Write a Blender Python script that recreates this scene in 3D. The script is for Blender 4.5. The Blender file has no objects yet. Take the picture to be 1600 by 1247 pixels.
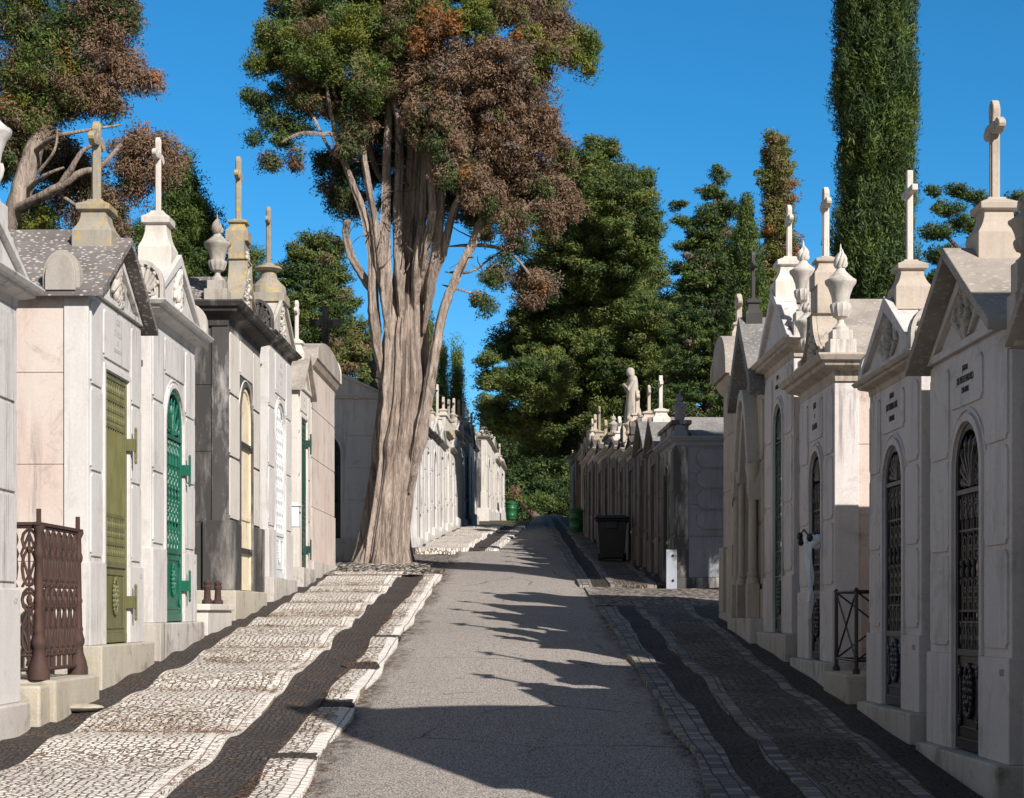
import bpy, math, random
import numpy as np
from mathutils import Vector, Matrix
R = math.radians
sc = bpy.context.scene
COL = sc.collection

# ------------------------------------------------------------------ camera, sky, sun, exposure
cam_d = bpy.data.cameras.new('camera'); cam = bpy.data.objects.new('camera', cam_d); COL.objects.link(cam)
cam.location = (0, 0, 0); cam.rotation_euler = (R(90), 0, 0)
cam_d.sensor_width = 36; cam_d.lens = 58.5; cam_d.shift_y = 0.2084
cam_d.clip_start = 0.1; cam_d.clip_end = 3000
sc.camera = cam
TO_SUN = Vector((0.67, -1.0, 0.745)).normalized()
EL = math.asin(TO_SUN.z); AZ = math.atan2(TO_SUN.x, TO_SUN.y)
w = bpy.data.worlds.new('World'); sc.world = w; w.use_nodes = True
nt = w.node_tree; nt.nodes.clear()
sky = nt.nodes.new('ShaderNodeTexSky'); sky.sky_type = 'NISHITA'; sky.sun_disc = False
sky.sun_elevation = EL; sky.sun_rotation = AZ; sky.altitude = 600; sky.air_density = 1.0; sky.dust_density = 0.1; sky.ozone_density = 4.0
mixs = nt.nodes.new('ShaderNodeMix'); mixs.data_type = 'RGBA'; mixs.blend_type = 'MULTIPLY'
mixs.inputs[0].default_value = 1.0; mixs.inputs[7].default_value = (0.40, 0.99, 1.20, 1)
bg = nt.nodes.new('ShaderNodeBackground'); bg.inputs[1].default_value = 0.070
wo = nt.nodes.new('ShaderNodeOutputWorld')
# deep blue ahead; warm tint added to the unseen sky to neutralise shade fill
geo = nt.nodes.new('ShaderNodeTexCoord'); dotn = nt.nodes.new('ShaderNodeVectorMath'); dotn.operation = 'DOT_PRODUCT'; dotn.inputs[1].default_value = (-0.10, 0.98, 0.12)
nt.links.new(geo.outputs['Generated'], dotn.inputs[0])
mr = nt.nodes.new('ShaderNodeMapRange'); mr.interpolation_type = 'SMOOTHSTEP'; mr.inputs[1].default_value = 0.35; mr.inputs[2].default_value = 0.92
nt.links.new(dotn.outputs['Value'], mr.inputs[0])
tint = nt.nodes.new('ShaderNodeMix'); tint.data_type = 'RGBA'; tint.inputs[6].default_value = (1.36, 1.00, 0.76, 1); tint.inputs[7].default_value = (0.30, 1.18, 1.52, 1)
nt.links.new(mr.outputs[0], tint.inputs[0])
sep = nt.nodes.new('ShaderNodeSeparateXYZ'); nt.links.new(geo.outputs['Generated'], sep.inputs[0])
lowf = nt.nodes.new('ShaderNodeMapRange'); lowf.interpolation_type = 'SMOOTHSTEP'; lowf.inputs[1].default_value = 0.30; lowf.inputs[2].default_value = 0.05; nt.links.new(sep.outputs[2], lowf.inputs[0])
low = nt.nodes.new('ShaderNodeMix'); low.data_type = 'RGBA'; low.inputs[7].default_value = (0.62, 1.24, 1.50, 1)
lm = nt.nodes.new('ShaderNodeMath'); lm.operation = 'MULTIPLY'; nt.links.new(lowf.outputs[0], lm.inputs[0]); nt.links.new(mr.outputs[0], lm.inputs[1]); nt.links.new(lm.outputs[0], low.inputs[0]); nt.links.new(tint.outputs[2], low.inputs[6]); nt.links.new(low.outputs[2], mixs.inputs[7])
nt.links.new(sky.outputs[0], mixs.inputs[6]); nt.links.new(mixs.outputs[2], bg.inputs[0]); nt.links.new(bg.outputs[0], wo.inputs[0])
sd = bpy.data.lights.new('sun', 'SUN'); sd.energy = 5.0; sd.angle = R(0.5); sd.color = (1.0, 0.925, 0.85)
so = bpy.data.objects.new('sun', sd); COL.objects.link(so)
so.rotation_euler = (-TO_SUN).to_track_quat('-Z', 'Y').to_euler(); so.location = (20, -30, 25)
sc.view_settings.view_transform = 'Standard'; sc.view_settings.look = 'None'
sc.view_settings.exposure = 0.42; sc.view_settings.gamma = 1.0
sc.render.engine = 'CYCLES'
sc.cycles.max_bounces = 6; sc.cycles.diffuse_bounces = 3; sc.cycles.use_denoising = True

# ------------------------------------------------------------------ mesh helpers
class MB:
    def __init__(s): s.v = []; s.f = []; s.mi = []
    def add(s, vs, fs, mi=0):
        o = len(s.v); s.v += [tuple(p) for p in vs]
        s.f += [tuple(i + o for i in f) for f in fs]; s.mi += [mi] * len(fs)
    def box(s, x0, x1, y0, y1, z0, z1, mi=0):
        v = [(x0,y0,z0),(x1,y0,z0),(x1,y1,z0),(x0,y1,z0),(x0,y0,z1),(x1,y0,z1),(x1,y1,z1),(x0,y1,z1)]
        s.add(v, [(0,3,2,1),(4,5,6,7),(0,1,5,4),(1,2,6,5),(2,3,7,6),(3,0,4,7)], mi)
    def prism(s, poly, a0, a1, axis='y', mi=0):
        # poly: 2D outline; axis y -> (x,z) outline facing -y; axis x -> (y,z) outline
        n = len(poly)
        if axis == 'y': f = lambda p, a: (p[0], a, p[1])
        elif axis == 'x': f = lambda p, a: (a, p[0], p[1])
        else: f = lambda p, a: (p[0], p[1], a)
        area = sum(poly[i][0]*poly[(i+1)%n][1]-poly[(i+1)%n][0]*poly[i][1] for i in range(n))
        P = list(poly)
        flip = (area < 0)
        if axis == 'y': flip = not flip
        if flip: P = P[::-1]
        v = [f(p, a0) for p in P] + [f(p, a1) for p in P]
        fs = [tuple(range(n))[::-1], tuple(range(n, 2*n))]
        for i in range(n):
            j = (i+1) % n; fs.append((i, j, n+j, n+i))
        s.add(v, fs, mi)
    def ring(s, outer, inner, a0, a1, axis='y', mi=0, closed=True):
        n = len(outer)
        f = (lambda p, a: (p[0], a, p[1])) if axis == 'y' else (lambda p, a: (a, p[0], p[1]))
        v = [f(p,a0) for p in outer]+[f(p,a0) for p in inner]+[f(p,a1) for p in outer]+[f(p,a1) for p in inner]
        fs = []
        for i in range(n if closed else n-1):
            j = (i+1) % n
            fs += [(i,j,n+j,n+i),(2*n+i,3*n+i,3*n+j,2*n+j),(i,2*n+i,2*n+j,j),(n+i,n+j,3*n+j,3*n+i)]
        if not closed:
            for i in (0, n-1): fs.append((i, n+i, 3*n+i, 2*n+i))
        s.add(v, fs, mi)
    def loft(s, prof, cx=0, cy=0, mi=0):
        # prof: (z, x-, x+, y-, y+) rectangles
        v = []; fs = []
        for (z, xa, xb, ya, yb) in prof:
            v += [(cx+xa,cy+ya,z),(cx+xb,cy+ya,z),(cx+xb,cy+yb,z),(cx+xa,cy+yb,z)]
        n = len(prof)
        fs.append((3,2,1,0)); fs.append(tuple(4*(n-1)+i for i in range(4)))
        for k in range(n-1):
            for i in range(4):
                j = (i+1)%4; fs.append((4*k+i,4*k+j,4*k+4+j,4*k+4+i))
        s.add(v, fs, mi)
    def lathe(s, prof, cx=0, cy=0, z0=0, n=20, mi=0, flute=0, fa=0.0, fz=None):
        v = []; fs = []
        for (z, r) in prof:
            for i in range(n):
                a = 2*math.pi*i/n
                rr = r
                if flute and fz and fz[0] <= z <= fz[1]: rr = r*(1+fa*math.cos(flute*a))
                v.append((cx+rr*math.cos(a), cy+rr*math.sin(a), z0+z))
        m = len(prof)
        fs.append(tuple(range(n))[::-1]); fs.append(tuple((m-1)*n+i for i in range(n)))
        for k in range(m-1):
            for i in range(n):
                j = (i+1)%n; fs.append((k*n+i,k*n+j,(k+1)*n+j,(k+1)*n+i))
        s.add(v, fs, mi)
    def tube(s, path, rad, n=8, mi=0, closed=False, flute=None):
        P = [Vector(p) for p in path]; m = len(P)
        if not hasattr(rad, '__len__'): rad = [rad]*m
        v = []; fs = []
        up = Vector((0,0,1)); prev = None
        for k in range(m):
            a = P[k-1] if (k > 0 or closed) else P[k]; b = P[(k+1) % m] if (k < m-1 or closed) else P[k]
            t = (b-a)
            if t.length < 1e-9: t = Vector((0,0,1))
            t.normalize()
            if prev is None:
                ref = Vector((1,0,0)) if abs(t.z) > 0.9 else up
                u = t.cross(ref).normalized()
            else:
                u = (prev - t*prev.dot(t))
                if u.length < 1e-6: u = t.orthogonal()
                u.normalize()
            prev = u; b2 = t.cross(u)
            for i in range(n):
                an = 2*math.pi*i/n
                r = rad[k]*(flute(an, k) if flute else 1)
                v.append(P[k]+u*(r*math.cos(an))+b2*(r*math.sin(an)))
        for k in range(m if closed else m-1):
            k2 = (k+1) % m
            for i in range(n):
                j=(i+1)%n; fs.append((k*n+i,k*n+j,k2*n+j,k2*n+i))
        if not closed:
            fs.append(tuple(range(n))[::-1]); fs.append(tuple((m-1)*n+i for i in range(n)))
        s.add(v, fs, mi)
    def ball(s, c, rx, ry=None, rz=None, n=8, m=6, mi=0):
        ry = rx if ry is None else ry; rz = rx if rz is None else rz
        v = [(c[0],c[1],c[2]-rz)]; fs = []
        for k in range(1,m):
            p = -math.pi/2+math.pi*k/m
            for i in range(n):
                a = 2*math.pi*i/n
                v.append((c[0]+rx*math.cos(p)*math.cos(a), c[1]+ry*math.cos(p)*math.sin(a), c[2]+rz*math.sin(p)))
        v.append((c[0],c[1],c[2]+rz)); L=len(v)-1
        for i in range(n):
            j=(i+1)%n
            fs.append((0,1+j,1+i)); fs.append((L,L-n+i,L-n+j))
            for k in range(m-2): fs.append((1+k*n+i,1+k*n+j,1+(k+1)*n+j,1+(k+1)*n+i))
        s.add(v, fs, mi)
    def build(s, name, mats, parent=None, bevel=0, smooth=None):
        me = bpy.data.meshes.new(name)
        me.from_pydata([tuple(p) for p in s.v], [], s.f)
        if not isinstance(mats, (list, tuple)): mats = [mats]
        for m in mats: me.materials.append(m)
        if len(mats) > 1: me.polygons.foreach_set('material_index', s.mi)
        if smooth is not None:
            me.polygons.foreach_set('use_smooth', [True]*len(me.polygons))
            try: me.set_sharp_from_angle(angle=R(smooth))
            except Exception: pass
        me.update()
        o = bpy.data.objects.new(name, me); COL.objects.link(o)
        if parent: o.parent = parent
        if bevel:
            b = o.modifiers.new('bevel','BEVEL'); b.width = bevel; b.segments = 2; b.limit_method = 'ANGLE'; b.angle_limit = R(40)
        return o

def tag(o, label=None, cat=None, group=None, kind=None):
    if label: o['label'] = label
    if cat: o['category'] = cat
    if group: o['group'] = group
    if kind: o['kind'] = kind
    return o
def empty(name, loc, rz, label, cat, group=None):
    o = bpy.data.objects.new(name, None); COL.objects.link(o)
    o.empty_display_size = 0.2; o.location = loc; o.rotation_euler = (0,0,rz)
    return tag(o, label, cat, group)
def np_mesh(name, V, F, mats, mi=None, parent=None, smooth=False, attr=None):
    me = bpy.data.meshes.new(name)
    V = np.asarray(V, dtype=np.float32); F = np.asarray(F, dtype=np.int32)
    nf, k = F.shape
    me.vertices.add(len(V)); me.vertices.foreach_set('co', V.ravel())
    me.loops.add(nf*k); me.loops.foreach_set('vertex_index', F.ravel())
    me.polygons.add(nf); me.polygons.foreach_set('loop_start', np.arange(0,nf*k,k,dtype=np.int32))
    for m in (mats if isinstance(mats,(list,tuple)) else [mats]): me.materials.append(m)
    if mi is not None: me.polygons.foreach_set('material_index', np.asarray(mi,dtype=np.int32))
    if smooth: me.polygons.foreach_set('use_smooth', np.ones(nf,dtype=bool))
    if attr is not None:
        a = me.attributes.new('tone','FLOAT','FACE'); a.data.foreach_set('value', np.asarray(attr,dtype=np.float32))
    me.update(calc_edges=True); me.validate()
    o = bpy.data.objects.new(name, me); COL.objects.link(o)
    if parent: o.parent = parent
    return o

# ------------------------------------------------------------------ materials
class NT:
    def __init__(s, name):
        s.m = bpy.data.materials.new(name); s.m.use_nodes = True
        s.t = s.m.node_tree; s.b = s.t.nodes['Principled BSDF']; s.pos = None
    def n(s, typ, **k):
        x = s.t.nodes.new(typ)
        for a, b in k.items(): setattr(x, a, b)
        return x
    def l(s, a, b): s.t.links.new(a, b)
    def P(s, sx=1, sy=1, sz=1):
        if s.pos is None: s.pos = s.n('ShaderNodeNewGeometry').outputs['Position']
        mp = s.n('ShaderNodeMapping'); mp.inputs['Scale'].default_value = (sx,sy,sz); s.l(s.pos, mp.inputs[0]); return mp.outputs[0]
    def noise(s, scale, detail=5, sx=1, sy=1, sz=1, rough=0.6, dist=0.0):
        x = s.n('ShaderNodeTexNoise'); x.inputs['Scale'].default_value = scale; x.inputs['Detail'].default_value = detail
        x.inputs['Roughness'].default_value = rough; x.inputs['Distortion'].default_value = dist
        s.l(s.P(sx,sy,sz), x.inputs['Vector']); return x.outputs['Fac']
    def ramp(s, fac, a, b, ca=0.0, cb=1.0):
        x = s.n('ShaderNodeMapRange'); x.inputs[1].default_value = a; x.inputs[2].default_value = b
        x.inputs[3].default_value = ca; x.inputs[4].default_value = cb; x.clamp = True
        s.l(fac, x.inputs[0]); return x.outputs[0]
    def mix(s, fac, a, b, mode='MIX'):
        x = s.n('ShaderNodeMix', data_type='RGBA', blend_type=mode)
        for sock, v in ((x.inputs[0],fac),(x.inputs[6],a),(x.inputs[7],b)):
            if hasattr(v,'is_linked'): s.l(v, sock)
            elif isinstance(v,(int,float)): sock.default_value = v
            else: sock.default_value = (v[0],v[1],v[2],1)
        return x.outputs[2]
    def math(s, op, a, b=0.0):
        x = s.n('ShaderNodeMath', operation=op)
        for sock, v in ((x.inputs[0],a),(x.inputs[1],b)):
            if hasattr(v,'is_linked'): s.l(v, sock)
            else: sock.default_value = v
        return x.outputs[0]
    def bump(s, h, strength=0.3, dist=0.01, prev=None):
        x = s.n('ShaderNodeBump'); x.inputs['Strength'].default_value = strength; x.inputs['Distance'].default_value = dist
        s.l(h, x.inputs['Height'])
        if prev is not None: s.l(prev, x.inputs['Normal'])
        s.l(x.outputs[0], s.b.inputs['Normal']); return x.outputs[0]
    def done(s, col, rough=0.7, metal=0.0, spec=0.3):
        if hasattr(col,'is_linked'): s.l(col, s.b.inputs['Base Color'])
        else: s.b.inputs['Base Color'].default_value = (col[0],col[1],col[2],1)
        if hasattr(rough,'is_linked'): s.l(rough, s.b.inputs['Roughness'])
        else: s.b.inputs['Roughness'].default_value = rough
        s.b.inputs['Metallic'].default_value = metal; s.b.inputs['Specular IOR Level'].default_value = spec
        return s.m

def stone(name, c1, c2, dirt, streak=0.4, blotch=0.4, lichen=None, lich_amt=0.0, black=0.0, pits=0.3, pink=None, sx=1.0):
    t = NT(name)
    big = t.noise(0.9*sx, 6, rough=0.65); col = t.mix(t.ramp(big,0.35,0.65), c1, c2)
    if pink is not None:
        col = t.mix(t.math('MULTIPLY', t.ramp(t.noise(0.8,3),0.42,0.58), 0.8), col, pink)
    fine = t.noise(45, 4); col = t.mix(t.math('MULTIPLY', t.ramp(fine,0.3,0.75), 0.22), col, dirt)
    st = t.math('MULTIPLY', t.ramp(t.noise(5,5,1,1,0.10,rough=0.7),0.48,0.72), t.ramp(t.noise(0.7,3),0.35,0.6))
    col = t.mix(t.math('MULTIPLY', st, streak), col, dirt)
    bl = t.ramp(t.noise(3.2,8,rough=0.72,dist=0.6),0.54,0.70)
    col = t.mix(t.math('MULTIPLY', bl, blotch), col, dirt)
    rs = t.math('MULTIPLY', t.ramp(t.noise(11,6,1,1,0.06,rough=0.75),0.52,0.66), t.ramp(t.noise(0.55,4,1,1,.8),0.44,0.60))
    col = t.mix(t.math('MULTIPLY', rs, min(.85,streak+.15)), col, (0.10,0.095,0.088))
    cr = t.ramp(t.noise(4,9,rough=0.8,dist=1.2),0.645,0.68)
    col = t.mix(t.math('MULTIPLY', cr, blotch*.9), col, (0.15,0.125,0.105))
    if black > 0:
        bk = t.math('MULTIPLY', t.ramp(t.noise(2.2,7,1,1,0.22,rough=0.72),0.40 if black<.8 else .35,0.53 if black<.8 else .49), black)
        col = t.mix(bk, col, (0.042,0.040,0.039))
    if lichen is not None:
        li = t.math('MULTIPLY', t.ramp(t.noise(9,6,rough=0.7),0.5,0.62), t.ramp(t.noise(2.2,3),0.40,0.58))
        col = t.mix(t.math('MULTIPLY', li, lich_amt), col, lichen)
    b = t.bump(t.noise(60,5), 0.25*pits/0.3, 0.004)
    t.bump(t.noise(7,4), 0.25, 0.012, b)
    return t.done(col, 0.8, 0, 0.25)
M = {}
DIRT = (0.16,0.14,0.12)
M['white'] = stone('limestone_white',(0.635,0.62,0.61),(0.56,0.55,0.54),(0.30,0.28,0.26),0.62,0.45)
M['white2'] = stone('limestone_pale',(0.66,0.63,0.58),(0.58,0.55,0.51),(0.28,0.25,0.22),0.5,0.35)
M['shade'] = stone('limestone_shaded_row',(0.67,0.63,0.62),(0.59,0.555,0.545),(0.24,0.22,0.20),0.55,0.5)  # limestone copy for the shaded right row, tone raised against the shade
M['grey'] = stone('limestone_grey',(0.46,0.43,0.39),(0.36,0.34,0.31),DIRT,0.6,0.5,(0.42,0.33,0.10),0.35)
M['warm'] = stone('limestone_warm',(0.55,0.48,0.40),(0.45,0.39,0.33),DIRT,0.5,0.45)
M['pink'] = stone('render_pink',(0.62,0.575,0.53),(0.58,0.52,0.475),(0.34,0.28,0.24),0.5,0.85,pink=(0.57,0.465,0.42))
M['pinkmarble'] = stone('marble_pink',(0.64,0.58,0.525),(0.60,0.51,0.455),(0.20,0.15,0.12),0.4,0.9,pink=(0.57,0.43,0.375))
M['dark'] = stone('stone_blackened',(0.36,0.34,0.32),(0.20,0.19,0.185),(0.09,0.085,0.08),0.7,0.5,black=0.95)
M['dark2'] = stone('stone_streaked',(0.55,0.53,0.51),(0.42,0.40,0.39),(0.12,0.115,0.11),0.9,0.5,black=0.92)
M['brownshade'] = stone('limestone_brown_weathered_shaded',(0.26,0.22,0.19),(0.16,0.14,0.125),(0.06,0.05,0.04),0.8,0.6,black=0.55)  # weathered brown stone, darkened further to carry the tree shade on its row
M['lichen'] = stone('stone_lichened',(0.36,0.33,0.28),(0.28,0.26,0.22),(0.13,0.12,0.10),0.5,0.5,(0.50,0.34,0.07),0.9)
M['carved'] = stone('stone_carved',(0.56,0.53,0.48),(0.45,0.42,0.38),(0.16,0.14,0.12),0.4,0.5)
M['plinth'] = stone('limestone_damp_plinth',(0.60,0.57,0.54),(0.46,0.43,0.39),(0.16,0.135,0.105),0.7,0.9)
M['bluegrey'] = stone('render_blue_shade',(0.25,0.265,0.30),(0.18,0.195,0.225),(0.09,0.09,0.10),0.6,0.5)  # blue of the side wall's shade painted into the render colour
M['ashlar'] = stone('stone_rough_plinth',(0.52,0.48,0.41),(0.42,0.38,0.32),(0.18,0.15,0.11),0.3,0.8,(0.40,0.36,0.16),0.4,pits=1.2)
def slate(name, base, spot, amt):
    t = NT(name)
    col = t.mix(t.ramp(t.noise(2.5,6),0.35,0.65), base, tuple(c*0.62 for c in base))
    v = t.n('ShaderNodeTexVoronoi'); v.inputs['Scale'].default_value = 1.0; t.l(t.P(19,19,40), v.inputs['Vector'])
    sp = t.math('MULTIPLY', t.ramp(t.math('ADD', v.outputs['Distance'], t.math('MULTIPLY', t.noise(14,5),0.35)),0.52,0.40), t.ramp(t.noise(1.6,4),0.30,0.46))
    col = t.mix(t.math('MULTIPLY', sp, amt), col, spot)
    col = t.mix(t.math('MULTIPLY', t.ramp(t.noise(6,5),0.62,0.72),0.5*amt), col, (0.42,0.30,0.10))
    t.bump(t.noise(22,6), 0.5, 0.01)
    return t.done(col, 0.85, 0, 0.2)
M['slate'] = slate('roof_stone_spotted',(0.20,0.185,0.18),(0.55,0.51,0.47),0.80)
M['slate2'] = slate('roof_stone_plain',(0.23,0.225,0.22),(0.5,0.48,0.45),0.35)
M['roofpale'] = slate('roof_stone_pale',(0.40,0.36,0.32),(0.55,0.52,0.48),0.4)
def paint(name, c, c2, rough=0.45, rust=0.0, rustc=(0.18,0.08,0.035), metal=0.0):
    t = NT(name)
    col = t.mix(t.ramp(t.noise(8,6,1,1,0.4),0.35,0.7), c, c2)
    if rust: col = t.mix(t.math('MULTIPLY', t.ramp(t.noise(14,7,1,1,0.3,rough=0.75),0.55,0.66), rust), col, rustc)
    t.bump(t.noise(90,4), 0.15, 0.002)
    return t.done(col, rough, metal, 0.4)
M['olive'] = paint('paint_olive',(0.150,0.145,0.062),(0.095,0.10,0.042),0.5,0.55,(0.16,0.10,0.04))
M['green'] = paint('paint_green',(0.012,0.135,0.085),(0.008,0.095,0.06),0.38,0.15)
M['dkgreen'] = paint('paint_dark_green',(0.020,0.060,0.045),(0.015,0.045,0.035),0.4,0.2)
M['blackiron'] = paint('iron_black',(0.018,0.019,0.022),(0.012,0.012,0.014),0.42,0.2)
M['bluedoor'] = paint('paint_blue_grey',(0.045,0.055,0.075),(0.03,0.038,0.055),0.4,0.2)
M['greyiron'] = paint('iron_grey',(0.050,0.048,0.046),(0.030,0.029,0.028),0.45,0.3)
M['whiteiron'] = paint('paint_white',(0.66,0.68,0.70),(0.52,0.54,0.57),0.5,0.25,(0.30,0.28,0.26))
M['cream'] = paint('paint_cream',(0.78,0.70,0.52),(0.70,0.60,0.42),0.55,0.9,(0.34,0.17,0.05))
M['rust'] = paint('iron_rusty',(0.066,0.034,0.027),(0.038,0.024,0.021),0.75,0.8,(0.105,0.045,0.022))
def glass(name, c, rough):
    t = NT(name); t.bump(t.noise(3,2),0.02,0.01); return t.done(c, rough, 0, 0.6)
M['glass'] = glass('door_glass_dark',(0.008,0.009,0.011),0.08)
t = NT('door_mirror'); M['mirror'] = t.done((0.75,0.77,0.80),0.04,1.0,0.5)
M['black'] = NT('lettering_black').done((0.02,0.02,0.02),0.6)
M['lettergrey'] = NT('lettering_worn').done((0.33,0.32,0.31),0.7)
M['binblack'] = paint('plastic_black',(0.010,0.011,0.013),(0.014,0.015,0.017),0.45)
M['bingreen'] = paint('plastic_green',(0.012,0.11,0.035),(0.010,0.085,0.028),0.42)
M['ribbon'] = NT('ribbon_white').done((0.74,0.80,0.88),0.5)
M['signwhite'] = paint('metal_post_pale',(0.33,0.36,0.41),(0.26,0.29,0.33),0.5,0.2)

def leaf_mat(name, c, c2):
    t = NT(name)
    at = t.n('ShaderNodeAttribute'); at.attribute_name = 'tone'
    col = t.mix(at.outputs['Fac'], c, c2)
    t.done(col, 0.6, 0, 0.25)
    tr = t.n('ShaderNodeBsdfTranslucent'); t.l(col, tr.inputs['Color'])
    ms = t.n('ShaderNodeMixShader'); ms.inputs[0].default_value = 0.22
    out = t.t.nodes['Material Output']
    t.l(t.b.outputs[0], ms.inputs[1]); t.l(tr.outputs[0], ms.inputs[2]); t.l(ms.outputs[0], out.inputs[0])
    return t.m
LM = dict(
 green=leaf_mat('leaves_green',(0.062,0.108,0.026),(0.135,0.185,0.044)),
 lime=leaf_mat('leaves_yellow_green',(0.12,0.145,0.022),(0.20,0.205,0.036)),
 dark=leaf_mat('leaves_dark_green',(0.034,0.066,0.024),(0.078,0.12,0.038)),
 olive=leaf_mat('leaves_olive',(0.105,0.130,0.036),(0.185,0.21,0.06)),
 brown=leaf_mat('leaves_dead_brown',(0.155,0.098,0.062),(0.26,0.175,0.115)),
 orange=leaf_mat('leaves_dead_orange',(0.25,0.105,0.030),(0.34,0.16,0.05)),
 grey=leaf_mat('twigs_grey',(0.15,0.12,0.10),(0.22,0.18,0.15)))
def bark(name, c1, c2, dk):
    t = NT(name)
    g = t.noise(8,8,1,1,0.13,rough=0.72,dist=0.9); g2 = t.noise(34,6,1,1,0.16,rough=0.75,dist=0.5)
    col = t.mix(t.ramp(g,0.33,0.53), dk, t.mix(t.ramp(t.noise(1.5,4),0.4,0.6), c1, c2))
    col = t.mix(t.math('MULTIPLY', t.ramp(g2,0.55,0.4),0.45), col, dk)
    b = t.bump(g, 1.0, 0.09); t.bump(g2, 0.8, 0.02, b)
    return t.done(col, 0.9, 0, 0.15)
M['bark'] = bark('bark_cypress',(0.53,0.44,0.375),(0.41,0.34,0.29),(0.115,0.086,0.07))
M['bark2'] = bark('bark_grey',(0.26,0.20,0.16),(0.18,0.14,0.115),(0.07,0.05,0.04))
def mat_asphalt():
    t = NT('asphalt_old')
    col = t.mix(t.ramp(t.noise(0.7,7,1,0.5,1,rough=0.65),0.38,0.62), (0.57,0.52,0.47), (0.41,0.375,0.34))
    v = t.n('ShaderNodeTexVoronoi'); v.inputs['Scale'].default_value = 85; t.l(t.P(), v.inputs['Vector'])
    col = t.mix(t.ramp(v.outputs['Distance'],0.30,0.62), t.mix(t.ramp(t.noise(70,2),0.4,0.65), col, (0.60,0.56,0.51)), (0.19,0.17,0.155))
    col = t.mix(t.math('MULTIPLY', t.ramp(t.noise(2.6,8,rough=0.75),0.60,0.70),0.55), col, (0.10,0.085,0.07))
    # dark debris collecting along both edges
    sx = t.n('ShaderNodeSeparateXYZ'); t.l(t.pos, sx.inputs[0])
    edge = t.ramp(t.math('ADD', t.math('ABSOLUTE', sx.outputs[0]), t.math('MULTIPLY', t.noise(3.0,6,1,0.28,1,rough=0.62),0.80)), 1.38, 1.62)
    col = t.mix(t.math('MULTIPLY', edge, t.ramp(t.noise(14,6,1,0.6,1),0.34,0.60)), col, (0.055,0.045,0.038))
    vc = t.n('ShaderNodeTexVoronoi'); vc.feature = 'DISTANCE_TO_EDGE'; vc.inputs['Scale'].default_value = 0.55
    wv = t.n('ShaderNodeMix', data_type='VECTOR'); wv.inputs[0].default_value = 0.22; t.l(t.P(), wv.inputs[4])
    nz = t.n('ShaderNodeTexNoise'); nz.inputs['Scale'].default_value = 1.6; nz.inputs['Detail'].default_value = 8; t.l(t.P(), nz.inputs['Vector']); t.l(nz.outputs['Color'], wv.inputs[5])
    t.l(wv.outputs[1], vc.inputs['Vector'])
    cr = t.math('MULTIPLY', t.ramp(vc.outputs['Distance'],0.010,0.0), t.ramp(t.noise(0.6,2),0.5,0.6))
    col = t.mix(t.math('MULTIPLY', cr, 0.8), col, (0.04,0.036,0.033))
    b = t.bump(v.outputs['Distance'], 0.7, 0.006); t.bump(t.noise(5,5),0.35,0.02,b)
    return t.done(col, 0.9, 0, 0.2)
M['asphalt'] = mat_asphalt()
def mat_cobble(name, c1, c2, gap, scale, litter, sy=1.0, wear=0.0):
    t = NT(name)
    v = t.n('ShaderNodeTexVoronoi'); v.inputs['Scale'].default_value = scale; v.inputs['Randomness'].default_value = 0.62
    t.l(t.P(1,sy,0.3), v.inputs['Vector'])
    e = t.n('ShaderNodeTexVoronoi'); e.feature = 'DISTANCE_TO_EDGE'; e.inputs['Scale'].default_value = scale; e.inputs['Randomness'].default_value = 0.62
    t.l(t.P(1,sy,0.3), e.inputs['Vector'])
    sp = t.n('ShaderNodeSeparateColor'); t.l(v.outputs['Color'], sp.inputs[0])
    col = t.mix(sp.outputs[0], c1, c2)
    col = t.mix(t.math('MULTIPLY', t.ramp(t.noise(1.1,5),0.45,0.65), 0.45), col, tuple(0.62*c for c in c2))
    g = t.ramp(e.outputs['Distance'],0.035,0.085)
    col = t.mix(g, gap, col)
    li = t.math('MULTIPLY', t.ramp(t.noise(4.5,8,1,1.5,1,rough=0.75),0.53,0.66), litter)
    col = t.mix(t.math('MULTIPLY', li, t.ramp(t.noise(60,3),0.3,0.6)), col, (0.20,0.095,0.035))
    if wear:
        col = t.mix(t.math('MULTIPLY', t.ramp(t.noise(1.8,7),0.48,0.6), wear), col, gap)
    b = t.bump(t.ramp(e.outputs['Distance'],0.0,0.22), 0.9, 0.02); t.bump(t.noise(35,4),0.3,0.004,b)
    return t.done(col, 0.7, 0, 0.3)
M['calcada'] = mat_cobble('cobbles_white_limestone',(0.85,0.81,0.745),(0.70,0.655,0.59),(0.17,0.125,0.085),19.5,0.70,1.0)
M['calcada_dull'] = mat_cobble('cobbles_worn_shaded',(0.26,0.225,0.18),(0.135,0.115,0.09),(0.04,0.034,0.026),16,0.5,1.1,0.5)  # white cobbles with the right pavement's shade darkened in, plus wear
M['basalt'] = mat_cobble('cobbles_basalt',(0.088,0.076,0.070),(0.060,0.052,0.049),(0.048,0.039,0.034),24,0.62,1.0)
M['basalt_dull'] = mat_cobble('cobbles_basalt_dark',(0.078,0.068,0.056),(0.050,0.044,0.036),(0.026,0.022,0.016),20,0.35,1.0)  # slightly darker copy of the basalt for the right pavement
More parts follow.
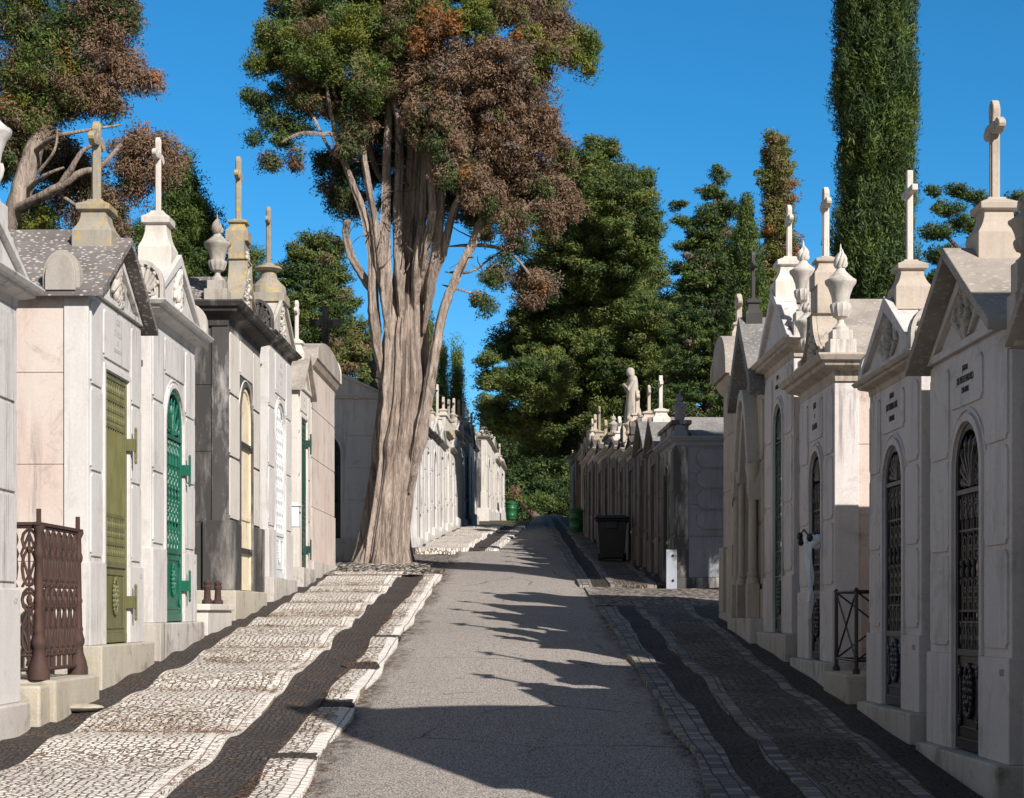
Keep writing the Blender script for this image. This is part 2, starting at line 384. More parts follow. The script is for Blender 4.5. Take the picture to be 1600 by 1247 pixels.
def mat_setts(name, c1, c2, gap, litter):
    t = NT(name)
    sx = t.n('ShaderNodeSeparateXYZ'); t.l(t.P(), sx.inputs[0])
    cx = t.n('ShaderNodeCombineXYZ'); 
    t.l(t.math('ADD', sx.outputs[1], t.math('MULTIPLY', t.noise(2,2),0.08)), cx.inputs[0]); t.l(t.math('ADD', sx.outputs[0], t.math('MULTIPLY', t.noise(3,2),0.03)), cx.inputs[1])
    br = t.n('ShaderNodeTexBrick'); br.inputs['Scale'].default_value = 1.0
    br.inputs['Brick Width'].default_value = 0.095; br.inputs['Row Height'].default_value = 0.10; br.inputs['Mortar Size'].default_value = 0.006; br.inputs['Mortar Smooth'].default_value = 0.4
    br.inputs['Color1'].default_value = (*c1,1); br.inputs['Color2'].default_value = (*c2,1); br.inputs['Mortar'].default_value = (*gap,1)
    t.l(cx.outputs[0], br.inputs['Vector'])
    col = br.outputs['Color']
    li = t.math('MULTIPLY', t.ramp(t.noise(4.5,8,rough=0.75),0.56,0.68), litter)
    col = t.mix(li, col, (0.19,0.095,0.04))
    b = t.bump(t.math('SUBTRACT', 1.0, br.outputs['Fac']), 0.8, 0.012); t.bump(t.noise(40,4),0.35,0.004,b)
    return t.done(col, 0.7, 0, 0.3)
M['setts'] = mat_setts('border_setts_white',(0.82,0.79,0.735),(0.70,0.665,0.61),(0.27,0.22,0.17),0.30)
M['setts_dull'] = mat_setts('border_setts_shaded',(0.34,0.31,0.275),(0.11,0.10,0.088),(0.04,0.035,0.03),0.7)  # white setts with the right side's shade darkened in, plus litter
def mat_earth():
    t = NT('earth')
    col = t.mix(t.ramp(t.noise(2,8),0.35,0.65), (0.12,0.095,0.07), (0.075,0.06,0.045))
    col = t.mix(t.ramp(t.noise(0.5,4),0.5,0.6), col, (0.07,0.08,0.03))
    t.bump(t.noise(12,8),0.8,0.03); return t.done(col, 0.95, 0, 0.1)
M['earth'] = mat_earth()
t = NT('leaf_litter'); M['needles'] = t.done(t.mix(t.ramp(t.noise(20,3),0.4,0.6),(0.24,0.115,0.045),(0.14,0.075,0.035)),0.8)
t = NT('gravel_white'); M['chips'] = t.done(t.mix(t.ramp(t.noise(25,3),0.4,0.6),(0.66,0.62,0.56),(0.45,0.42,0.37)),0.8)

# ------------------------------------------------------------------ ground
def G(Y):
    Y = np.asarray(Y, dtype=float)
    base = -1.81 + 0.087*np.clip(Y, -6, 64)
    z = base + np.where(Y > 64, 0.052*(np.clip(Y,64,150)-64), 0.0) - np.where(Y < -6, 0.0, 0.0)
    return z
def Gs(Y): return float(G(Y))
def wave(Y):
    return 0.020*np.sin(2*math.pi*Y/1.75+0.6) + 0.010*np.sin(2*math.pi*Y/1.07+1.0) + 0.014*np.sin(2*math.pi*Y/4.3)
def sheet(name, mat, xl, xr, y0, y1, zf, nx=6, dy=0.12, kind='structure'):
    ys = np.arange(y0, y1+dy*0.5, dy); us = np.linspace(0,1,nx)
    XL = np.array([xl(y) if callable(xl) else xl for y in ys]); XR = np.array([xr(y) if callable(xr) else xr for y in ys])
    YY = np.repeat(ys[:,None], nx, 1); UU = np.repeat(us[None,:], len(ys), 0)
    XX = XL[:,None]*(1-UU)+XR[:,None]*UU
    ZZ = zf(XX, YY, UU)
    V = np.pad(np.stack([XX,YY,ZZ],-1),((1,1),(1,1),(0,0)),'edge'); ny = V.shape[0]; nx = V.shape[1]
    for sl_ in (np.s_[0,:,2],np.s_[-1,:,2],np.s_[:,0,2],np.s_[:,-1,2]): V[sl_] = V[sl_]-0.13
    V = V.reshape(-1,3)
    i = np.arange(ny-1)[:,None]*nx + np.arange(nx-1)[None,:]
    F = np.stack([i, i+1, i+nx+1, i+nx],-1).reshape(-1,4)
    o = np_mesh(name, V, F, mat, smooth=True); o.data.set_sharp_from_angle(angle=R(40)); tag(o, kind=kind); return o
rng = np.random.default_rng(5)
def wob(seed, amp, f=1.0):
    r = np.random.default_rng(seed); ph = r.uniform(0,6.28,5); fr = r.uniform(0.6,3.5,5)*f
    return lambda y: amp*sum(math.sin(fr[k]*y+ph[k]) for k in range(5))/2.2
# big earth sheet to the horizon
yy = np.concatenate([np.linspace(-400,-20,8), np.linspace(-10,90,60), np.linspace(110,1500,12)])
xx = np.concatenate([np.linspace(-1200,-30,8), np.linspace(-20,20,21), np.linspace(30,1200,8)])
XX, YY = np.meshgrid(xx, yy); ZZ = G(YY)-0.22
V = np.stack([XX,YY,ZZ],-1).reshape(-1,3); nx = len(xx)
i = np.arange(len(yy)-1)[:,None]*nx+np.arange(nx-1)[None,:]
tag(np_mesh('ground', V, np.stack([i,i+1,i+nx+1,i+nx],-1).reshape(-1,4), M['earth'], smooth=True), kind='structure')
# road: crowned asphalt, curving a little right at the far end
def cxr(y): return 0.0 if y < 30 else 0.0007*(y-30)**2
wl, wr = wob(1,0.05), wob(2,0.05)
sheet('road', M['asphalt'], lambda y: (-1.24 if y < 36.4 else -0.34+0.048*(y-36.5))+wl(y), lambda y: 1.20+cxr(y)*0.9+wr(y), -6, 95,
      lambda X,Y,U: G(Y)+0.035*np.sin(math.pi*U)-0.03+0.006*np.sin(3*X+1.7*Y), nx=14, dy=0.2)
sheet('side_road', M['asphalt'], 1.1, 14, 21.9, 25.3, lambda X,Y,U: G(Y)-0.012+0.02*np.sin(2*X), nx=30, dy=0.2)
sheet('side_yard', M['asphalt'], -9, -1.1, 30.2, 35.2, lambda X,Y,U: G(Y)-0.03+0.015*np.sin(2*X), nx=20, dy=0.2)
# left pavement from the wall to the asphalt
e1, e2, e3, e4 = wob(3,0.025), wob(4,0.018), wob(5,0.018), wob(6,0.02)
def left_walk(y0, y1, off=lambda y:0.0):
    a = lambda y: -3.75+off(y)
    b = lambda y: -2.98+e1(y)+off(y); c = lambda y: -1.97+e2(y)+off(y); d = lambda y: -1.84+e2(y)+off(y)
    e = lambda y: -1.46+e3(y)+off(y); f = lambda y: -1.30+e3(y)*0.5+e4(y)*0.4+off(y); g = lambda y: -1.19+e4(y)+off(y)
    sheet('wall_strip', M['basalt'], a, b, y0, y1, lambda X,Y,U: G(Y)+0.01+0.6*wave(Y)*U+0.012*np.sin(9*X+7*Y), nx=8)
    sheet('pavement', M['calcada'], b, c, y0, y1, lambda X,Y,U: G(Y)+0.035+wave(Y)*(0.75+0.4*U)+0.008*np.sin(11*X+5*Y), nx=10, dy=0.08)
    sheet('pavement_border', M['setts'], c, d, y0, y1, lambda X,Y,U: G(Y)+0.037+wave(Y)*1.15+0.0*X, nx=3, dy=0.08)
    sheet('gutter', M['basalt'], d, e, y0, y1, lambda X,Y,U: G(Y)+0.02-0.022*np.sin(math.pi*U)+wave(Y)*(1-0.6*U)*0.95, nx=9, dy=0.08)
    sheet('kerb_strip', M['calcada'], e, f, y0, y1, lambda X,Y,U: G(Y)+0.012+0.4*wave(Y+0.7), nx=4, dy=0.08)
    sheet('kerb_border', M['setts'], f, g, y0, y1, lambda X,Y,U: G(Y)+0.014-0.012*U+0.4*wave(Y+0.7), nx=3, dy=0.08)
left_walk(3, 28.3)
for yb_ in (10.25, 12.55, 14.9, 17.6):   # dips where the gutter drains across the white strip
    sheet('gutter', M['basalt'], lambda y: -1.50+0.05*math.sin(9*y), lambda y: -1.215+0.02*math.sin(13*y+1), yb_, yb_+0.34+0.1*math.sin(yb_), lambda X,Y,U: G(Y)+0.0185+0.4*wave(Y+0.7)+0.002*np.sin(30*X+22*Y), nx=6, dy=0.05)
left_walk(36.5, 52, lambda y: 0.88+0.048*(y-36.5))
# right pavement, in the shade of the tombs
def right_walk(y0, y1, off=lambda y:0.0):
    a = lambda y: 1.13+e4(y+9)+off(y); b = lambda y: 1.34+e3(y+4)+off(y); c = lambda y: 1.59+e2(y+5)+off(y); d = lambda y: 1.70+e2(y+5)+off(y)
    e = lambda y: 2.20+e1(y+3)+off(y); f = lambda y: 2.32+e1(y+3)+off(y); g = lambda y: 3.1+off(y)
    gr = lambda Y: G(Y)
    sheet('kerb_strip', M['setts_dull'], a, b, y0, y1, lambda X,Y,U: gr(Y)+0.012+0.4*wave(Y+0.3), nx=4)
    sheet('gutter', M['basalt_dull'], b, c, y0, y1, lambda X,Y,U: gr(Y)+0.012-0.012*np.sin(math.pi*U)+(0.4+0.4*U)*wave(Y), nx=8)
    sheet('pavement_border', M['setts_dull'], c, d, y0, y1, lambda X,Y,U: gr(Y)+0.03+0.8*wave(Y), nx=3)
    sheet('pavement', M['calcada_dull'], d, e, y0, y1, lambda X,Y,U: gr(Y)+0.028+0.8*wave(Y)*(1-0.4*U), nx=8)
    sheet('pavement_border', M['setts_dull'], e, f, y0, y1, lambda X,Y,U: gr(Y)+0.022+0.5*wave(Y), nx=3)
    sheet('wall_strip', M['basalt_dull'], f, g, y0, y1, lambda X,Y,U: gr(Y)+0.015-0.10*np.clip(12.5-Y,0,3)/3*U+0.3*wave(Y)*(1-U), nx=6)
right_walk(3, 21.6)
right_walk(25.5, 60, lambda y: -0.1+0.004*max(0,y-30))

# fallen needles, thickest in the dips of the pavement
def scatter(name, mat, n, y0, y1, x0, x1, L, Wd, keep, zoff, kind='stuff'):
    r = np.random.default_rng(11)
    X = r.uniform(x0,x1,n*3); Y = y0+(y1-y0)*r.random(n*3)**1.3
    k = r.random(n*3) < keep(X,Y); X = X[k][:n]; Y = Y[k][:n]; m = len(X)
    a = r.uniform(0,2*math.pi,m); l = L*r.uniform(0.5,1.4,m)
    dx, dy = np.cos(a)*l/2, np.sin(a)*l/2; px, py = -np.sin(a)*Wd, np.cos(a)*Wd
    Z = zoff(X,Y)
    t = r.uniform(-0.01,0.01,m)
    V = np.stack([np.stack([X-dx,Y-dy,Z+0.087*-dy],-1), np.stack([X+px,Y+py,Z+0.006],-1), np.stack([X+dx,Y+dy,Z+0.087*dy+t],-1), np.stack([X-px,Y-py,Z+0.004],-1)],1).reshape(-1,3)
    o = np_mesh(name, V, np.arange(m*4).reshape(m,4), mat); tag(o, kind=kind); return o
def nk(X,Y): 
    wv = wave(Y); return np.clip(0.10+0.9*(wv < -0.012)*(0.4+0.6*np.sin(5*X+3*Y)**2)+0.5*((X>-1.9)&(X<-1.4)),0,1)*(0.5+0.5*np.sin(2.3*X+0.9*Y)**2)
tag(scatter('fallen_needles', M['needles'], 15000, 8.5, 28, -2.95, -1.25, 0.06, 0.0032, nk,
    lambda X,Y: G(Y)+0.045+wave(Y)*0.98+np.where((X>-1.84)&(X<-1.46),-0.08,0)), 'brown fallen cypress needles drifted over the white cobbles','needles')
tag(scatter('stone_chips', M['chips'], 2600, 27.6, 31.2, -3.6, -1.5, 0.09, 0.04, lambda X,Y: np.ones_like(X)*0.9, lambda X,Y: G(Y)+0.03),
    'loose white stone chips heaped round the foot of the big cypress','stone chips')

# ------------------------------------------------------------------ ornament builders (local frame: x along facade, -y to the street, z up)
def arch_outline(hw, z0, top, arch, n=14, pointed=False):
    # open outline from lower left up over to lower right
    if not arch: return [(-hw,z0),(-hw,top),(hw,top),(hw,z0)]
    if pointed:
        rise = hw*2.1; sp = top-rise; L = []
        for k in range(n+1):
            u = k/n; L.append((-hw*(1-u)**0.85 if u<1 else 0, sp+rise*math.sin(u*math.pi/2)**0.9))
        return [(-hw,z0)]+L+[(-x,z) for x,z in L[::-1][1:]]+[(hw,z0)]
    sp = top-hw
    return [(-hw,z0)]+[(-hw*math.cos(math.pi*k/n), sp+hw*math.sin(math.pi*k/n)) for k in range(n+1)]+[(hw,z0)]
def scoop_rect(x0,x1,z0,z1,c=0.035):
    P=[]
    for (cx,cz,a0) in ((x0,z0,90),(x1,z0,180),(x1,z1,270),(x0,z1,360)):
        Q=[(cx+c*math.cos(R(a)),cz+c*math.sin(R(a))) for a in range(a0,a0-91,-22)]
        P+=Q
    return P
def cross_mesh(b, x, y, z0, z1, arm, za, th, style):
    # latin cross in the x-z plane
    t=th/2; f=t*1.75
    if style=='plain':
        P=[(-t,z0),(t,z0),(t,za-t),(arm,za-t),(arm,za+t),(t,za+t),(t,z1),(-t,z1),(-t,za+t),(-arm,za+t),(-arm,za-t),(-t,za-t)]
        b.prism([(x+p,q) for p,q in P], y-t*0.95, y+t*0.95, 'y'); return
    # budded ends
    def bud(cx,cz,ang):
        out=[]
        for k in range(9):
            a=ang-110+k*27.5; rr=f*(1.0+0.12*math.cos(R(k*90)))
            out.append((cx+rr*math.cos(R(a)),cz+rr*math.sin(R(a))))
        return out
    P=[(t,z0),(t,za-t)]+bud(arm-f,za,0)+[(t,za+t)]+bud(0,z1-f,90)+[(-t,za+t)]+bud(-arm+f,za,180)+[(-t,za-t),(-t,z0)]
    b.prism([(x+p,q) for p,q in P], y-t*0.9, y+t*0.9, 'y')
    b.prism([(x+p*0.55,(q-za)*0.9+za if q>za-t*2 else q) for p,q in P], y-t*1.25, y+t*1.25, 'y')
def pedestal_mesh(b, x, y, z0, h, r, style='flare'):
    pr=[]
    if style=='round':
        b.loft([(z0,-r*1.3,r*1.3,-r*1.3,r*1.3),(z0+h*0.22,-r*1.3,r*1.3,-r*1.3,r*1.3)],x,y)
        b.lathe([(h*0.22,r*1.25),(h*0.42,r*1.2),(h*0.5,r*0.95),(h*0.62,r*0.62),(h*0.8,r*0.5),(h*0.82,r*0.8),(h*0.86,r*0.98),(h*0.91,r*0.9),(h*0.94,r*0.55),(h,r*0.42)],x,y,z0,18); return
    for u,k in ((0,1.0),(0.44,1.0),(0.47,0.95),(0.53,0.83),(0.60,0.73),(0.68,0.66),(0.77,0.63),(0.785,0.66),(0.80,0.84),(0.89,0.86),(0.90,0.80),(0.94,0.58),(0.97,0.42),(1.0,0.38)):
        pr.append((z0+h*u,-r*k,r*k,-r*k,r*k))
    b.loft(pr,x,y)
def urn_mesh(b, x, y, z0, h, r):
    p=[(0,.52),(.05,.52),(.07,.40),(.13,.22),(.17,.20),(.20,.30),(.22,.46),(.30,.60),(.38,.66),(.42,.62),(.43,.52),(.55,.60),(.68,.80),(.74,.98),(.76,1.0),(.79,1.0),(.80,.90),(.86,.62),(.93,.34),(.97,.26),(1.0,.30)]
    b.lathe([(a*h,k*r) for a,k in p],x,y,z0,24,0,12,0.06,(h*.21,h*.42))
def flame_mesh(b, x, y, z0, h, r):
    rr=random.Random(int(x*100+z0*37))
    for k in range(10):
        a=k*2.4; rad=r*0.62*(k>0); t=[]; hh=h*(1.25 if k==0 else rr.uniform(.62,1.05))
        for q in range(7):
            u=q/6; w_=1+.55*math.sin(u*3.4)-.75*u
            t.append((x+rad*w_*math.cos(a+1.5*u),y+rad*w_*math.sin(a+1.5*u),z0+hh*u))
        b.tube(t,[r*.34*v_ for v_ in (.7,1,1.05,.95,.75,.45,.12)],6)
def leafy(b, path, r, step, y, seed=1, rel=0.015):
    rr=random.Random(seed)
    for (x,z) in path:
        b.ball((x+rr.uniform(-r,r)*.6,y-rel*rr.uniform(.3,1),z+rr.uniform(-r,r)*.6), r*rr.uniform(.55,1), rel*rr.uniform(.8,1.5), r*rr.uniform(.7,1.3),6,4)
def wreath(b, x, z, rx, rz, y, r=0.028):
    for ring in (0.72,0.9,1.08):
        n=int(30*ring)
        leafy(b,[(x+rx*ring*math.cos(2*math.pi*k/n),z+rz*ring*math.sin(2*math.pi*k/n)) for k in range(n)],r*0.8,0,y,int(ring*100),0.022)
    for s in (-1,1):
        b.tube([(x+s*.02,y-.02,z-rz),(x+s*rx*.45,y-.025,z-rz*1.4),(x+s*rx*.3,y-.02,z-rz*1.85)],[.018,.022,.006],6)
def torch(b, x0,z0,x1,z1,y,r):
    b.tube([(x0,y-.012,z0),(x1,y-.012,z1)],[r*.5,r],6)
    for k in range(4): b.tube([(x1+random.Random(k).uniform(-r,r),y-.012,z1),(x1+(k-1.5)*r*.7,y-.015,z1+r*3.2)],[r*.6,r*.15],5)
def scroll(b, c, r, y0, turns=1.4, rad=0.012, axis='x', s=1, a0=0):
    P=[]
    for k in range(18):
        a=a0+s*2*math.pi*turns*k/17; q=r*(1-.78*k/17)
        u,v=c[0]+q*math.cos(a),c[1]+q*math.sin(a)
        P.append((y0,u,v) if axis=='x' else (u,y0,v))
    b.tube(P,rad,5)

def panel_column(b, x0, x1, z0, z1, n, y=-0.012):
    g=0.028; hs=(z1-z0-(n-1)*g)/n
    for k in range(n):
        a=z0+k*(hs+g); b.prism(scoop_rect(x0,x1,a,a+hs,min(.03,(x1-x0)*.22)), y, 0.004, 'y')

FONT_CACHE={}
def text_mesh(name, lines, parent, x, z, y, mat, squash=0.5):
    cu=bpy.data.curves.new('letter_curve','FONT'); cu.body=''
    grp=[]
    b=None; V=[];F=[]
    dg=None
    for (s,size,dz) in lines:
        c=bpy.data.curves.new('letter_curve','FONT'); c.body=s; c.size=size; c.align_x='CENTER'; c.extrude=0.002; c.resolution_u=2
        o=bpy.data.objects.new('letter_tmp',c); COL.objects.link(o)
        dg=bpy.context.evaluated_depsgraph_get()
        me=o.evaluated_get(dg).to_mesh()
        off=len(V)
        for v in me.vertices: V.append((x+v.co.x*squash, y-v.co.z, z+dz+v.co.y))
        for p in me.polygons: F.append(tuple(i+off for i in p.vertices))
        o.evaluated_get(dg).to_mesh_clear(); bpy.data.objects.remove(o); bpy.data.curves.remove(c)
    bpy.data.curves.remove(cu)
    m=MB(); m.v=V; m.f=F; m.mi=[0]*len(F)
    return m.build(name, mat, parent)

def make_door(root, cx, dw, dh, arch, rail, mat, style, trans=None, pointed=False, hinge=False, spring=None):
    hw=dw/2-0.004; y=0.006
    b=MB(); st=min(0.05,dw*.075)*(.45 if style=='mirror' else 1)
    # stiles, rails, lower panel
    top=dh-0.004
    O=arch_outline(hw,0.012,top,arch,14,pointed); I=arch_outline(hw-st,0.012+st*1.6,top-st,arch,14,pointed)
    b.ring([(cx+p,q) for p,q in O],[(cx+p,q) for p,q in I],y,y+.04,'y')
    b.box(cx-hw+st*.5,cx+hw-st*.5,y+.012,y+.034,.02,rail)
    b.box(cx-hw+st,cx+hw-st,y-.004,y+.036,rail-st*.5,rail+st*.5)
    b.box(cx-hw,cx+hw,y-.002,y+.038,.012,.012+st*1.6)
    inx=hw-st
    if style!='panel':
        b.ring([(cx-inx+.03,.13),(cx+inx-.03,.13),(cx+inx-.03,rail-.07),(cx-inx+.03,rail-.07)],[(cx-inx+.05,.15),(cx+inx-.05,.15),(cx+inx-.05,rail-.09),(cx-inx+.05,rail-.09)],y+.002,y+.014,'y')
    sp=dh-dw/2 if arch else dh
    if trans is None and arch and style in('ornate',): trans=sp-0.02
    if trans: b.box(cx-inx-.004,cx+inx+.004,y-.006,y+.034,trans-st*.4,trans+st*.4, 1 if style=='ornate_r' else 0)
    mats=[mat, M['greyiron']]
    d=b.build('door',mats,root,0.004)
    g=MB()
    zt = trans if trans else sp-0.03
    if style=='panel':
        g.prism([(cx+p,q) for p,q in arch_outline(inx,.09,top-st*.8,arch,14,pointed)],y+.014,y+.03,'y')
        for z in (rail*.55,rail+(dh-rail)*.55):
            q=MB(); q.box(cx-hw,cx+hw,y-.02,y+.004,z-.035,z+.035); q.ball((cx+hw*.5,y-.03,z),.03,.02,.03); q.build('strap',M['greyiron'],d,.004)
        g.build('panel',mat,d)
        return d
    if style=='mirror':
        g.box(cx-inx,cx+inx,y+.016,y+.026,rail+st*.5,zt-st*.4); g.build('glass',M['mirror'],d)
        g=MB()
    else:
        q=MB(); q.prism([(cx+p,z) for p,z in arch_outline(inx+.01,rail,top-st*.5,arch,14,pointed)],y+.05,y+.058,'y'); q.build('glass',M['glass'],d)
    yy=y+.018
    if style=='bars':
        n=9
        for k in range(n):
            x=cx-inx+(k+.5)*2*inx/n; g.tube([(x,yy,rail+.02),(x,yy,dh-.06)],.014,6)
            for z in (rail+.10,rail+.26,rail+.34,dh-.14,dh-.30,dh-.38): 
                g.ball((x,yy-.008,z),.026,.016,.034,6,4)
        for z in (rail+.18,rail+.30,rail+.42,dh-.22,dh-.45): g.box(cx-inx,cx+inx,yy-.014,yy+.01,z-.014,z+.014)
        for k in range(n-1):
            x=cx-inx+(k+1)*2*inx/n
            for z in (dh-.10,rail+.36): g.tube([(x+.03*math.cos(a*.785),yy-.006,z+.045*math.sin(a*.785)) for a in range(8)],.007,5,0,True)
        g.box(cx-inx,cx+inx,yy+.012,yy+.018,rail,dh-.05)
    elif style=='lattice':
        n=11; m=int((zt-rail)/(2*inx)*5)
        H0,H1=rail+.04,(top-st)
        k=-8
        s_=2*inx/4.5
        z=H0
        cl=lambda px,pz: True
        rows=int((H1-H0)/s_)+1
        for rI in range(rows):
            for cI in range(6):
                x=cx-inx+(cI+.5*(rI%2))*s_*0.9; zz=H0+rI*s_
                if abs(x-cx)>inx: continue
                if arch and zz>sp and (x-cx)**2+(zz-sp)**2>inx**2: continue
                g.tube([(x+s_*.36*math.cos(a*.628),yy,zz+s_*.52*math.sin(a*.628)) for a in range(10)],.013,5,0,True)
                g.ball((x,yy-.004,zz),.03,.012,.03,6,4)
        for x in (cx-inx*.5,cx,cx+inx*.5): g.tube([(x,yy+.004,H0-.02),(x,yy+.004,H1-.04 if abs(x-cx)<.05 else sp+inx*.7)],.010,5)
    else:
        n=4 if dw<.65 else 5
        xs=[cx-inx+(k+.5)*2*inx/n for k in range(n)]
        for x in xs:
            g.tube([(x,yy,rail+.02),(x,yy,zt-.02)],[.010,.010],6)
            L=zt-rail
            for fz,rz in ((.08,.05),(.17,.03),(.5,.05),(.56,.03),(.44,.03),(.86,.05),(.94,.03)): g.ball((x,yy-.004,rail+L*fz),.018,.016,rz*.8,6,4)
        L=zt-rail
        for k in range(n-1):
            x=(xs[k]+xs[k+1])/2; gap=(xs[1]-xs[0])/2
            for fz in (.06,.13,.30,.36,.42,.62,.68,.9,.96):
                g.tube([(x+gap*.55*math.cos(a*.785),yy-.003,rail+L*fz+gap*.75*math.sin(a*.785)) for a in range(8)],.0075,5,0,True)
            g.tube([(x,yy+.002,rail+.02),(x,yy+.002,rail+L*.22)],.008,5); g.tube([(x,yy+.002,rail+L*.74),(x,yy+.002,zt-.02)],.008,5)
        for fz in (.19,.26,.76): g.box(cx-inx,cx+inx,yy-.008,yy+.008,rail+L*fz-.006,rail+L*fz+.006)
        for k in range(n):   # pointed hoops under the transom
            g.tube([(xs[k]-.7*(xs[1]-xs[0])/2,yy,zt-.16),(xs[k]-.5*(xs[1]-xs[0])/2,yy,zt-.07),(xs[k],yy,zt-.025),(xs[k]+.5*(xs[1]-xs[0])/2,yy,zt-.07),(xs[k]+.7*(xs[1]-xs[0])/2,yy,zt-.16)],.008,5)
    if arch and style!='lattice':   # palmette tracery in the head
        cz=zt+.03; ht=top-st-cz
        for k in range(9):
            a=math.pi*(k+.5)/9; r_=min(inx/max(.2,abs(math.cos(a))),ht/max(.2,math.sin(a)))*.9
            pts=[(cx+r_*u*math.cos(a+.18*math.sin(u*3.1)),yy,cz+r_*u*math.sin(a)) for u in (0,.3,.6,.85,1)]
            g.tube(pts,[.008,.012,.016,.013,.006],5)
            g.ball(pts[3],.03,.014,.03,6,4); g.ball(pts[2],.022,.014,.03,6,4)
        for k in range(5):
            g.tube([(cx-inx*.8+inx*1.6*k/4+.05*math.cos(a*.785),yy,cz+.08+.06*math.sin(a*.785)) for a in range(8)],.008,5,0,True)
    if g.v: g.build('grille',mat if style!='ornate_r' else M['greyiron'],d)
    md=MB()
    cz=(rail+.1)/2+.02; rz=min(.15,rail*.27); rx=min(.075,hw*.33)
    n=22
    for k in range(n):
        a=2*math.pi*k/n; md.ball((cx+rx*math.cos(a),y-.002,cz+rz*math.sin(a)),.018,.014,.022,6,4)
    for k in range(10):
        a=2*math.pi*k/10; md.ball((cx+rx*.5*math.cos(a),y-.002,cz+rz*.5*math.sin(a)),.016,.016,.026,6,4)
    md.ball((cx,y-.004,cz),.02,.02,.03,8,5)
    md.build('medallion',mat,d)
    if style in('ornate','ornate_r'):
        for sx in (-1,1):
            for sz in (.14+st,rail-.11):
                md=MB()
                for k in range(4): md.ball((cx+sx*(inx-.055)+.012*math.cos(k*1.57),y,sz+.02*math.sin(k*1.57)),.014,.012,.02,6,4)
                md.build('rosette',mat,d)
    if hinge:
        for z in hinge:
            h=MB(); x=cx+hw
            h.box(x-.03,x+.045,y-.075,y-.060,z-.055,z+.055); h.tube([(x+.045,y-.068,z-.12),(x+.045,y-.068,z+.12)],.014,8)
            h.ball((x+.045,y-.068,z+.14),.015,.015,.026,8,5); h.ball((x+.045,y-.068,z-.14),.015,.015,.026,8,5)
            h.box(x-.03,x-.012,y-.059,y+.01,z-.055,z+.055)
            h.build('hinge',mat,d,.003)
    return d

